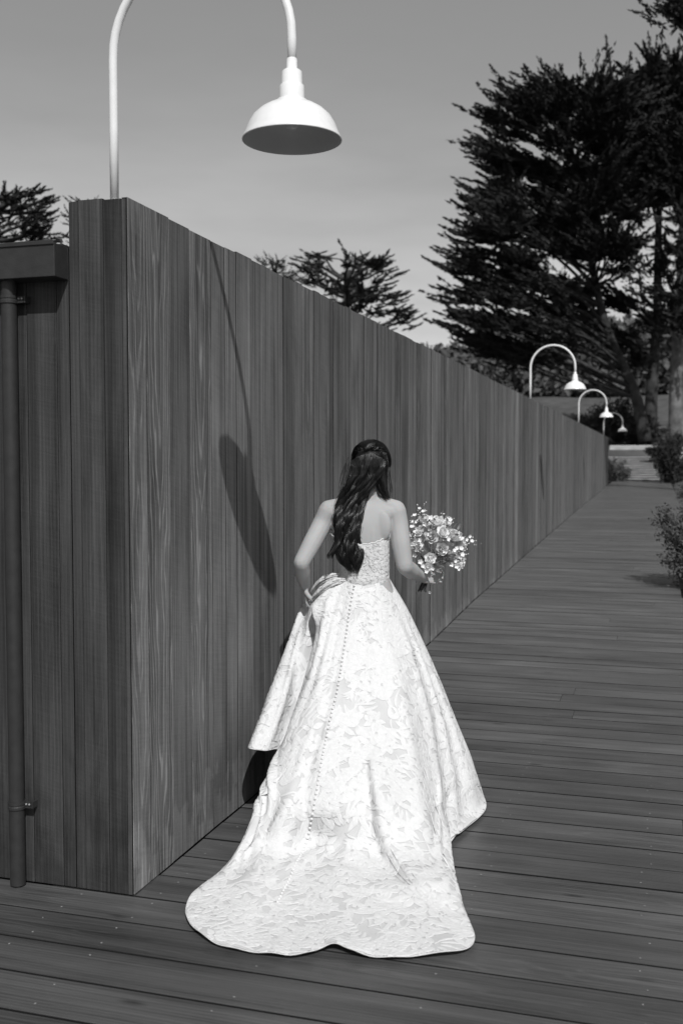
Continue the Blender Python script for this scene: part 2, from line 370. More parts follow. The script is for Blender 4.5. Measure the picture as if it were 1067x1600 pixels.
def clampb(z):
    m = MB(); m.lathe([(.0285, -.014), (.0325, -.014), (.0325, -.004), (.031, -.002), (.031, .002), (.0325, .004), (.0325, .014), (.0285, .014)], (-.462, -.040, z), 24)
    m.box((-.432, -.034, z-.012), (-.404, -.028, z+.012)); m.box((-.406, -.034, z-.012), (-.398, 0, z+.012))
    for dx in (-.424, -.411): m.ball((dx, -.036, z+.003), .0042, 8, 5, 1)
    m.build('pipe_clamp', [M_BRONZE, M_STEEL], dp)
clampb(.31); clampb(2.19)

# ================================================================== GOOSENECK LAMPS
PX = -.078; RX = .605; R_ = (RX-PX)/2
def make_lamp(y, label, dz=0.0, dr=0.0):
    t = empty('gooseneck_lamp', (PX, y, WT-.012)); tag(t, label, 'lamp', 'white gooseneck lamps along the wall top')
    pts = [(PX, y, WT-.012), (PX, y, 2.8), (PX, y, 2.95), (PX, y, 3.04)]
    for i in range(1, 24):
        a = pi-pi*i/24; pts.append((PX+R_+R_*cos(a), y, 3.05+R_*sin(a)))
    pts += [(RX, y, 3.04), (RX, y, 2.95)]
    m = MB(); m.tube(pts, .0158, 16); m.build('pole', M_WHITE, t, True)
    m = MB(); m.lathe([(0, .009), (.017, .009), (.026, .006), (.028, .0), (.0, 0)], (PX, y, WT-.010), 24); m.build('base_flange', M_WHITE, t, True)
    m = MB(); m.lathe([(.0158, .275), (.0185, .27), (.0185, .237), (.028, .235), (.0345, .229), (.0355, .188), (.0385, .185), (.042, .182), (.043, .135)], (RX, y, 2.70), 32)
    c = m.build('neck', M_WHITE, t, True)
    prof = [(.043, .136), (.052, .133), (.060, .124), (.066, .119), (.085, .114), (.110, .099), (.133, .078), (.149, .052), (.159, .026), (.166, .012), (.171, .002), (.1715, -.001), (.169, -.0015)]
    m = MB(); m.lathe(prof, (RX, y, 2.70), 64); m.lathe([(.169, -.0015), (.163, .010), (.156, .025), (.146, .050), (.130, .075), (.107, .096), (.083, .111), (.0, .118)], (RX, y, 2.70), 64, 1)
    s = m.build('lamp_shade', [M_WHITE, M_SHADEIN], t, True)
    m = MB(); m.lathe([(.0, .0), (.018, .004), (.026, .02), (.027, .035), (.02, .055), (.014, .075), (.014, .117)], (RX, y, 2.735), 20); m.build('bulb', M_BULB, s, True)
    return t
make_lamp(.055, 'nearest and largest white gooseneck lamp, standing on the wall end above the corner')
make_lamp(13.09, 'white gooseneck lamp on the wall, next after the nearest, in front of dark trees')
make_lamp(23.72, 'white gooseneck lamp whose shade overlaps the pole of the farthest one')
make_lamp(36.93, 'farthest and smallest white gooseneck lamp, near the end of the wall')

# ================================================================== STEPS, KERB WALL, ROCK
M_CONC = mat('pale_concrete', .42, .9, .2, nscale=3, namt=.25, bump=.3, bscale=20)
M_STEP = mat('dark_riser_stone', .07, .9, .2, nscale=3, namt=.25, bump=.3, bscale=20)  # risers much darker than treads, so step lines stand out
m = MB()
for i in range(11):
    t = i/10; x0 = .55-1.0*t; y0 = 44.35+i*.52; z0 = .70+i*.098
    m.box((x0, y0, z0-.5), (2.5, y0+.50, z0+.07), 1); m.box((x0, y0-.035, z0+.074), (2.5, y0+.52, z0+.104), 0)
o = m.build('garden_steps', [M_CONC, M_STEP]); tag(o, 'flight of low grey stone steps at the far end of the boardwalk', 'steps')
m = MB(); m.box((-.45, 51, .9), (2.7, 51.35, 2.38)); o = m.build('concrete_wall', M_CONC); tag(o, 'low pale concrete wall above the top of the far steps', 'wall')
bv = o.modifiers.new('b', 'BEVEL'); bv.width = .03
import bmesh
bm = bmesh.new(); bmesh.ops.create_icosphere(bm, subdivisions=4, radius=1)
for v in bm.verts:
    p = v.co.normalized(); s = 1+.22*sin(3*p.x+1)*cos(2.5*p.y)+.08*sin(9*p.z+4*p.x)+.05*sin(13*p.y+5*p.x); v.co = Vector((p.x*1.1*s, p.y*.8*s, max(-.3, p.z*.62*s)))
me = bpy.data.meshes.new('boulder'); bm.to_mesh(me); bm.free(); me.materials.append(mat('pale_rock', .5, .9, .2, nscale=4, namt=.2, bump=.5, bscale=12))
ro = bpy.data.objects.new('boulder', me); COL.objects.link(ro); c = Pd(1078, 722, 46); ro.location = c
tag(ro, 'pale boulder at the right edge behind the dark bush', 'rock')

# ================================================================== TREES AND SHRUBS
M_LEAF = mat('conifer_foliage', .030, .9, .1, nscale=.5, namt=.5)
M_LEAF2 = mat('shrub_foliage', .085, .8, .2, nscale=2.5, namt=.4)
M_LEAFD = mat('dark_shrub_foliage', .042, .85, .15, nscale=1.5, namt=.4)
M_BARK = mat('cypress_bark', .045, .95, .1, nscale=2.5, namt=.5, bump=.6, bscale=14)
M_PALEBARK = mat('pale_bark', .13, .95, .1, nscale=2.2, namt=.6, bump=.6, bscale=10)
def nrm(v): return v/(np.linalg.norm(v, axis=-1, keepdims=True)+1e-9)
def shards(P, D, L, Wd, R):
    """kite-shaped leaf sprays at P pointing along D"""
    n = len(P); D = nrm(D); r = nrm(np.cross(D, nrm(R.normal(size=(n, 3)))))
    L = np.broadcast_to(L, n)[:, None]*R.uniform(.6, 1.3, (n, 1)); W_ = np.broadcast_to(Wd, n)[:, None]*R.uniform(.6, 1.3, (n, 1))
    nn = np.cross(D, r)
    V = np.stack([P-D*L*.5, P+r*W_*.5-nn*W_*.15, P+D*L*.5, P-r*W_*.5-nn*W_*.15], 1).reshape(-1, 3)
    Fc = np.arange(4*n).reshape(n, 4); return V, Fc
def in_poly(x, y, poly):
    c = False; j = len(poly)-1
    for i in range(len(poly)):
        if (poly[i][1] > y) != (poly[j][1] > y) and x < (poly[j][0]-poly[i][0])*(y-poly[i][1])/(poly[j][1]-poly[i][1]+1e-9)+poly[i][0]: c = not c
        j = i
    return c
def tree(name, label, cat, group, trunk, trad, clusters, R, fl=(1.0, 2.2), nf=17, ns=52, leaf=.26, lw=.075, wind=(-.5, 0, .22), barkm=None, leafm=None, crown_r=.55, bl=1.0, flatz=.5):
    """trunk: list of world points; clusters: world points (foliage pads) each joined to the trunk by a limb"""
    trunk = np.array(trunk); tp = cr_spline(trunk, 30); base = tp[0]
    t = empty(name, base); tag(t, label, cat, group)
    m = MB(); m.tube(tp, np.linspace(trad, trad*.3, 30)*(1+.25*np.exp(-np.linspace(0, 12, 30))), 12)
    PP = []; DD = []; LL = []
    wind = np.array(wind)
    for c in clusters:
        c = np.array(c)
        # limb leaves the trunk below the pad
        dz = tp[:, 2]-(c[2]-.35*np.linalg.norm((tp-c)[:, :2], axis=1)); i = int(np.clip(np.argmin(np.abs(dz)), 4, 28))
        a = tp[i]; mid = a*.45+c*.55+np.array([0, 0, .12*np.linalg.norm(c-a)])*R.uniform(-.3, 1)+R.normal(size=3)*.2
        lp = cr_spline([a, mid, c], 8); rr = trad*.32*bl
        m.tube(lp, np.linspace(rr, .03, 8), 6)
        od = nrm((c-a)*np.array([1, 1, .35])+1e-6)
        for k in range(nf):
            d = nrm(od*1.0+R.normal(size=3)*np.array([.75, .75, .26])+wind*R.uniform(.3, 1.3)); d[2] = d[2]*flatz+.12
            d = nrm(d); Lf = R.uniform(*fl); p0 = c+R.normal(size=3)*np.array([crown_r, crown_r, crown_r*.4])
            if k < 4: m.tube([c, p0, p0+d*Lf*.8], [.03, .022, .01], 4)
            q = R.uniform(0, 1, ns)**.8; curve = np.array([0, 0, .25])*(q**2)[:, None]*Lf*.6
            wdt = (.17*(1-q)+.02)[:, None]*Lf*.5
            PP.append(p0+d*(q*Lf)[:, None]+curve+R.normal(size=(ns, 3))*wdt*np.array([1, 1, .38]))
            DD.append(d+R.normal(size=(ns, 3))*.24+np.array([0, 0, .12])); LL.append(np.full(ns, leaf)*(1.1-.5*q))
    m.build('trunk', barkm or M_BARK, t, True)
    V, Fc = shards(np.concatenate(PP), np.concatenate(DD), np.concatenate(LL), lw, R)
    put('crown', V, Fc, leafm or M_LEAF, t)
    return t
def sample_poly(poly, n, R, holes=(), dlo=50, dhi=60):
    xs = [p[0] for p in poly]; ys = [p[1] for p in poly]; out = []
    while len(out) < n:
        x, y = R.uniform(min(xs), max(xs)), R.uniform(min(ys), max(ys))
        if not in_poly(x, y, poly): continue
        if any(((x-h[0])/h[2])**2+((y-h[1])/h[3])**2 < 1 for h in holes): continue
        out.append(Pd(x, y, R.uniform(dlo, dhi)))
    return out
R1 = np.random.RandomState(3)
cyp = 'cypress trees beyond the wall'
# big windswept cypress
edgeA = [(800,190),(820,212),(797,245),(795,295),(778,335),(765,377),(750,428),(738,470),(748,508),(765,540),(860,150),(825,170),(930,150),(960,165),(760,400),(790,240)]
polyA = [(815,200),(850,165),(905,140),(960,160),(985,220),(985,420),(960,450),(940,520),(880,590),(800,560),(745,520),(735,470),(760,400),(775,330),(800,270)]
clA = [Pd(x, y, R1.uniform(51, 55)) for x, y in edgeA]+sample_poly(polyA, 118, R1, [(893, 205, 22, 18), (930, 432, 34, 16), (890, 417, 28, 12), (940, 555, 30, 30), (965, 360, 26, 20), (830, 330, 16, 12), (850, 480, 18, 12)], 50, 58)
tree('cypress_tree', 'huge dark windswept cypress with spiky layered boughs right of the wall', 'tree', cyp,
     [Pd(1008, 690, 53), Pd(990, 610, 53), Pd(950, 520, 53.5), Pd(925, 420, 54), Pd(905, 300, 54), Pd(885, 190, 54)], .30, clA, R1, leaf=.42, lw=.105, ns=60, nf=15, fl=(1.0, 2.6), crown_r=.42)
polyB = [(990,150),(1030,132),(1067,118),(1130,110),(1140,300),(1067,310),(1000,320),(960,330),(950,250),(960,170)]
clB = [Pd(x, y, R1.uniform(56, 60)) for x, y in [(1008,132),(1030,116),(994,155),(1055,112)]]+sample_poly(polyB, 74, R1, [(1000, 150, 16, 16), (1000, 360, 26, 24), (1045, 210, 14, 12)], 55, 63)+sample_poly([(960,470),(1067,490),(1067,560),(1000,600),(950,560)], 10, R1, (), 56, 62)
tree('cypress_tree', 'tall dark cypress with bare forked limbs between the windswept one and the pale trunk', 'tree', cyp,
     [Pd(1015, 690, 58), Pd(1018, 600, 58), Pd(1026, 500, 58), Pd(1027, 400, 58), Pd(1030, 300, 58), Pd(1035, 150, 58)], .36, clB, R1, leaf=.42, lw=.105, ns=60, fl=(1.0, 2.4), crown_r=.45)
clC = sample_poly([(1055,195),(1110,150),(1200,150),(1200,330),(1100,340),(1050,300)], 40, R1, (), 50, 56)+[Pd(x, y, 49.5) for x, y in ((1050, 470), (1090, 500), (1110, 420), (1062, 400), (1060, 350), (1052, 520), (1075, 450), (1045, 430))]
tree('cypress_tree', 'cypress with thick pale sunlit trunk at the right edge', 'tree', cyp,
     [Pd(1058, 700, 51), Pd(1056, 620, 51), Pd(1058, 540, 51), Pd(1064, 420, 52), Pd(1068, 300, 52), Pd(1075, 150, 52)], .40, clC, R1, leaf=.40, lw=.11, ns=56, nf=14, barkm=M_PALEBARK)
clD = sample_poly([(1015,5),(1040,-10),(1067,-30),(1150,-60),(1150,40),(1067,38),(1025,28)], 22, R1, (), 27, 30)
tree('pine_tree', 'pine whose dark bough hangs into the top right corner', 'tree', None,
     [Pd(1260, 760, 30), Pd(1255, 400, 30), Pd(1240, 60, 30), Pd(1220, -60, 30)], .3, clD, R1, fl=(.35, .8), nf=12, ns=60, leaf=.15, lw=.04, wind=(0, 0, .3), crown_r=.3)
# tree behind the middle of the wall
edE = [(492,412),(508,402),(500,424),(548,412),(578,418),(592,424),(588,448),(602,470),(618,494),(488,440),(628,502),(565,415)]
clE = [Pd(x, y, R1.uniform(43, 46)) for x, y in edE]+sample_poly([(504,425),(545,420),(576,430),(578,475),(600,500),(590,560),(505,560),(498,470)], 30, R1, [(530, 412, 12, 10)], 43, 48)
tree('cypress_tree', 'smaller dark cypress rising behind the middle of the wall', 'tree', cyp,
     [Pd(545, 800, 45), Pd(548, 600, 45), Pd(542, 500, 45), Pd(540, 432, 45)], .3, clE, R1, fl=(.35, 1.05), nf=13, ns=46, leaf=.26, lw=.06, wind=(.2, 0, .08), crown_r=.32, flatz=.35)
clE2 = [Pd(x, y, R1.uniform(47, 49)) for x, y in [(424,412),(434,414),(442,426),(428,424),(448,440),(425,450),(412,476),(450,486)]]
tree('cypress_tree', 'small tip of a dark tree just above the wall, left of the smaller cypress', 'tree', cyp,
     [Pd(430, 800, 48), Pd(430, 600, 48), Pd(430, 420, 48)], .2, clE2, R1, fl=(.35, .8), nf=9, ns=24, leaf=.18, lw=.05, wind=(-.2, 0, .2), crown_r=.25)
clF = [Pd(x, y, R1.uniform(30, 32)) for x, y in [(15,312),(42,304),(52,318),(48,336),(38,352),(50,366),(5,310),(28,335)]]+sample_poly([(-80,300),(0,318),(32,318),(45,350),(40,420),(-80,420)], 26, R1, (), 29, 33)
tree('cypress_tree', 'dark cypress showing above the shed eave at the far left', 'tree', cyp,
     [Pd(-20, 720, 31), Pd(-15, 500, 31), Pd(-20, 330, 31), Pd(-15, 290, 31)], .25, clF, R1, fl=(.3, .75), nf=13, ns=46, leaf=.18, lw=.05, wind=(.35, 0, .12), crown_r=.25)
clG = [Pd(x, y, R1.uniform(30, 31)) for x, y in [(122,315),(112,335),(118,350),(100,368),(92,372),(148,320),(135,345),(120,380),(110,400)]]
tree('cypress_tree', 'thin sprigs of a dark tree peeping out left of the wall top', 'tree', cyp,
     [Pd(140, 720, 31), Pd(140, 500, 31), Pd(138, 330, 31)], .12, clG, R1, fl=(.15, .4), nf=4, ns=20, leaf=.11, lw=.035, wind=(-.3, 0, .4), crown_r=.12)
# far wood on the hill: one mass
def woods():
    R = np.random.RandomState(5); PP = []; DD = []
    for k in range(210):
        x = R.uniform(640, 1150); d = R.uniform(104, 150); p = Pd(x, 700, d); zt = 1.6+(720-(R.uniform(540, 600) if x < 760 else R.uniform(490, 590)))/1620*d; zb = float(terr(p[0], p[1]))
        n = 420; q = R.uniform(0, 1, n); c = np.stack([p[0]+R.normal(size=n)*2.1, p[1]+R.normal(size=n)*1.6, zb+(zt-zb)*q], -1); PP.append(c); DD.append(R.normal(size=(n, 3))+np.array([0, 0, .3]))
    V, Fc = shards(np.concatenate(PP), np.concatenate(DD), 1.0, .6, R)
    tag(put('distant_wood', V, Fc, M_LEAF2), 'far-off dark wood covering the hill behind the cypresses', 'wood', kind='stuff')
woods()
def shrub(name, label, cat, c, r, n, leaf, lw, m, stems=9, group=None, up_=.5, seed=1, lump=7):
    R = np.random.RandomState(seed); c = np.array(c); t = empty(name, c); tag(t, label, cat, group); r = np.array(r)
    s = MB(); PP = []; DD = []
    for k in range(stems):
        d = nrm(R.normal(size=3)); d[2] = abs(d[2])+.4; d = nrm(d); e = c+d*r*np.array([.95, .95, 1.55])*R.uniform(.75, 1.08)
        mid = c+(e-c)*.5+R.normal(size=3)*.08*r; pts = cr_spline([c, mid, e], 6); s.tube(pts, np.linspace(.022, .006, 6)*r[0]*1.2, 5)
        nn = n//stems; q = R.uniform(.22, 1.05, nn)**.8; b = c+(e-c)*q[:, None]; PP.append(b+R.normal(size=(nn, 3))*r*.17*(1.15-q)[:, None]+R.normal(size=(nn, 3))*r*.07); DD.append(d+R.normal(size=(nn, 3))*.9)
    s.build('stem', M_BARK, t, True); V, Fc = shards(np.concatenate(PP), np.concatenate(DD), leaf, lw, R); put('foliage', V, Fc, m, t)
    return t
shrub('shrub', 'wispy shrub overhanging the right edge of the boardwalk, casting a shadow on it', 'shrub', (2.44, 9.05, .10), (.80, .75, .74), 13000, .056, .026, M_LEAF2, 44, seed=2)
p = Pd(972, 750, 45.5); shrub('shrub', 'grey leafy shrub beside the left of the far steps', 'shrub', (p[0]-.35, p[1], .6), (.75, .8, .85), 3500, .10, .05, M_LEAF2, 26, seed=3)
p = Pd(1042, 752, 43.5); shrub('shrub', 'round nearly black bush right of the far steps', 'shrub', (p[0], p[1], .55), (.85, .9, 1.55), 6500, .12, .06, M_LEAFD, 34, seed=4)
for i, (x, d, r, z, lb) in enumerate([(935, 57, 2.2, 2.2, 'dark bush behind the farthest lamp pole'), (965, 59, 2.4, 2.2, 'dark bush behind the farthest lamp shade, above the pale wall'), (1000, 56, 1.6, 2.3, 'dark bush at the foot of the leaning cypress trunk'),
                                  (1048, 49, 1.2, 1.9, 'dark bush at the foot of the pale trunk'), (1075, 48, 1.4, 1.4, 'bush at the right edge above the boulder')]):
    p = Pd(x, 715, d); shrub('shrub', lb, 'shrub', (p[0], p[1], float(terr(p[0], p[1]))-.1), (r, r, r*.68), 4200, .2, .1, M_LEAFD, 26, seed=10+i)
p = Pd(1085, 760, 30); shrub('shrub', 'grey shrub on the grass right of the far boardwalk', 'shrub', (p[0], p[1], .3), (.8, .8, .6), 2500, .07, .035, M_LEAF2, 20, seed=21)
# ================================================================== BRIDE
M_SKIN = mat('skin', .375, .65, .2, nscale=9, namt=.04, bump=.05, bscale=300)
b = M_SKIN.node_tree.nodes['Principled BSDF']; b.inputs['Subsurface Weight'].default_value = .12; b.inputs['Subsurface Scale'].default_value = .01
M_HAIR = mat('dark_hair', .007, .33, .6, nscale=60, namt=.5)
M_LACE = mat('raised_lace', .715, .8, .2, nscale=60, namt=.05, bump=.25, bscale=500, trans=.06)
M_SATIN = mat('lace_ground_cloth', .61, .7, .25, nscale=12, namt=.06, bump=.3, bscale=420, trans=.06)
M_BTN = mat('covered_button', .70, .5, .4)
RR = np.random.RandomState(21)
bc = Pd(568, 900, 4.93); bride = empty('person', (bc[0], bc[1], 0)); tag(bride, 'bride from behind in a strapless white lace gown, lifting her skirt beside the wall', 'person')
def Ff(w): return np.array(w)
# ---------- body: overlapping volumes fused by a voxel remesh into one continuous skin
bd = MB()
def cap(p0, r0, p1, r1, flat=None):
    p0, p1 = np.array(p0, float), np.array(p1, float); d = p1-p0; L = np.linalg.norm(d); d /= L
    ks = np.linspace(0, 1, 6); pts = [p0-d*r0*.85, p0-d*r0*.5]; rs = [r0*.5, r0*.86]
    for k in ks: pts.append(p0+d*L*k); rs.append(r0*(1-k)+r1*k)
    pts += [p1+d*r1*.5, p1+d*r1*.85]; rs += [r1*.86, r1*.5]
    V, Fc = tube(pts, rs, 14, True, flat); bd.add(V, Fc)
def limb(P, r, n=14, flat=None):
    pts = cr_spline(P, 22); rr = np.interp(np.linspace(0, len(P)-1, 22), range(len(P)), r); V, Fc = tube(pts, rr, n, True, flat); bd.add(V, Fc)
    bd.ball(pts[0], rr[0]*.99); bd.ball(pts[-1], rr[-1]*.99)
def rings(L):
    """(px, py, depth, half-width, half-depth)"""
    A = np.array(L, float); A = cr_spline(A, 44); V = []; n = 32
    for x, y, d, a, c in A:
        c0 = Pd(x, y, d)
        for i in range(n):
            t = 2*pi*i/n; ca, sa = cos(t), sin(t); e = .88
            V.append(c0+rt*a*np.sign(ca)*abs(ca)**e+fw*c*np.sign(sa)*abs(sa)**e)
    k = len(A); Fc = [(i*n+j, i*n+(j+1) % n, (i+1)*n+(j+1) % n, (i+1)*n+j) for i in range(k-1) for j in range(n)]
    Fc += [tuple(range(n))[::-1], tuple((k-1)*n+j for j in range(n))]; return V, Fc
TORSO = [(573, 783, 4.93, .070, .055), (571, 790, 4.93, .115, .070), (569, 800, 4.93, .140, .082), (566, 815, 4.93, .143, .094), (564, 832, 4.93, .138, .100), (564, 850, 4.93, .131, .100), (566, 870, 4.93, .121, .092), (568, 892, 4.93, .115, .086), (569, 912, 4.93, .128, .094), (570, 935, 4.94, .155, .108), (570, 965, 4.94, .172, .118), (570, 1000, 4.95, .165, .115)]
V, Fc = rings(TORSO); bd.add(V, Fc)
# neck, trapezius, shoulder blades, back muscles
limb([Pd(573, 792, 4.93), Pd(576, 774, 4.935), Pd(580, 750, 4.955)], [.062, .050, .054])
LS, RSH = Pd(513.5, 797, 4.93), Pd(618.5, 797, 4.93)
for sh_, sx in ((LS, -1), (RSH, 1)):
    cap(Pd(574+sx*6, 784, 4.925), .040, sh_+np.array([0, 0, .008]), .040)
    cap(Pd(574+sx*10, 800, 4.915), .048, sh_+np.array([0, 0, -.012]), .046)
    c = Pd(569+sx*26, 822, 4.868); bd.ball(c, (.052, .024, .075), 14, 9)
    c = Pd(567+sx*13, 850, 4.862); bd.ball(c, (.036, .030, .12), 14, 9)
    c = Pd(566+sx*24, 835, 5.02); bd.ball(c, (.062, .050, .06), 14, 9)       # chest
# arms
LE, LW = Pd(471, 879, 4.83), Pd(477, 917, 4.965)
REL, RW = Pd(632, 884, 4.90), Pd(661, 902, 5.10)
limb([LS, Pd(503, 820, 4.93), Pd(487, 850, 4.875), LE], [.048, .048, .045, .038])
limb([LE, Pd(472, 893, 4.88), Pd(475, 908, 4.935), LW], [.038, .039, .030, .024])
limb([RSH, Pd(622, 820, 4.93), Pd(626, 850, 4.91), REL], [.048, .049, .047, .040])
limb([REL, Pd(642, 892, 4.97), Pd(652, 898, 5.04), RW], [.040, .041, .031, .025])
def hand(wr, dirv, palm_n, bend, size=1.0, spread=.012, thumb_side=1, wrap=None):
    """palm from the wrist along dirv; fingers curl towards palm_n"""
    d = nrm(np.array(dirv)); nn = np.array(palm_n, float); nn = nrm(nn-d*(nn@d)); s = np.cross(nn, d)*thumb_side
    pl = .085*size
    for k, o in enumerate((-.026, -.009, .009, .026)):
        cap(wr+s*o*.7, .013*size, wr+d*pl+s*o*size, .0105*size)
    for k, (o, L) in enumerate(((.028, .068), (.010, .078), (-.009, .072), (-.027, .056))):
        p = wr+d*pl+s*o*size; a = 0; P = [p-d*.01, p]; b_ = bend[k]
        for j, f in enumerate((.45, .32, .23)):
            a += b_*(1.0, 1.15, .7)[j]; P.append(P[-1]+(d*cos(a)+nn*sin(a))*L*f*size)
        limb(P, [.0095*size, .0092*size, .0086*size, .0078*size, .0068*size], 9)
    p = wr+d*.022+s*.026*size; q = p+(d*.55+s*.65+nn*.35)*.040*size
    limb([p, q, q+(d*.75+nn*.75+s*.05)*.030*size, q+(d*.55+nn*1.0-s*.45)*.050*size], [.013*size, .0115*size, .010*size, .008*size], 9)
# left hand grips the gathered skirt; right hand closes round the bouquet stems
HL = Pd(485, 936, 5.085)
hand(LW, Pd(480, 945, 4.975)-LW, rt*1.0+fw*.1, (.75, .8, .85, .9), .95, thumb_side=-1)
ST0, ST1 = Pd(659, 921, 5.13), Pd(676, 868, 5.17)
hand(RW, rt*.75+fw*.55-up*.10, up*.25-fw*.9+rt*.5, (.8, .85, .9, .95), .92, thumb_side=1)
# head: skull, face, ears, nose
HC = Pd(579.5, 729, 4.965); fdir = nrm(fw*.93-up*.25+rt*.20); fr = nrm(np.cross(fdir, up)); fu = np.cross(fr, fdir)
Rm = np.array([fr, fdir, fu])
def hp(a, b_, c): return HC+fr*a+fdir*b_+fu*c
bd.ball(HC, (.074, .092, .096), 24, 16, R=Rm); bd.ball(hp(0, .030, -.050), (.056, .068, .062), 20, 12, R=Rm); bd.ball(hp(0, .072, -.092), (.026, .024, .020), 12, 8, R=Rm)
bd.ball(hp(0, .102, -.040), (.0125, .018, .014), 10, 8, R=Rm); cap(hp(0, .088, -.012), .009, hp(0, .104, -.036), .011)
for s_ in (-1, 1):
    bd.ball(hp(s_*.076, .000, -.025), (.010, .018, .031), 10, 8, R=Rm); bd.ball(hp(s_*.040, .070, -.045), (.024, .022, .024), 12, 8, R=Rm)
    bd.ball(hp(s_*.031, .082, .004), (.020, .012, .007), 10, 6, R=Rm)
cap(hp(-.018, .089, -.068), .0065, hp(.018, .089, -.068), .0065); cap(hp(-.014, .087, -.076), .0075, hp(.014, .087, -.076), .0075)
# legs under the skirt, walking
for sx, fy, hx in ((-1, .16, -.01), (1, -.12, .01)):
    h = Pd(570+sx*26, 985, 4.95); k_ = h*1; k_ = h+fw*(.10+fy*.5)+rt*hx; k_[2] = .50; a_ = h+fw*fy+rt*hx*2; a_[2] = .10; t_ = a_+fw*.15; t_[2] = .03
    limb([h, (h+k_)/2+fw*.01, k_, (k_+a_)/2-fw*.02, a_], [.088, .070, .052, .050, .034]); limb([a_-fw*.03-up*.04, a_+fw*.05-up*.035, t_], [.034, .032, .024])
body = bd.build('body', M_SKIN, bride)
rm = body.modifiers.new('r', 'REMESH'); rm.mode = 'VOXEL'; rm.voxel_size = .0042; rm.use_smooth_shade = True
sm = body.modifiers.new('s', 'SMOOTH'); sm.factor = .6; sm.iterations = 7
for s_ in (-1, 1):
    m = MB(); m.ball(hp(s_*.031, .084, -.008), .0125, 14, 10); m.ball(hp(s_*.031, .0945, -.008), (.005, .003, .005), 10, 6, 1, R=Rm); m.build('eye', [mat('eye_white', .7, .2), M_HAIR], bride, True)

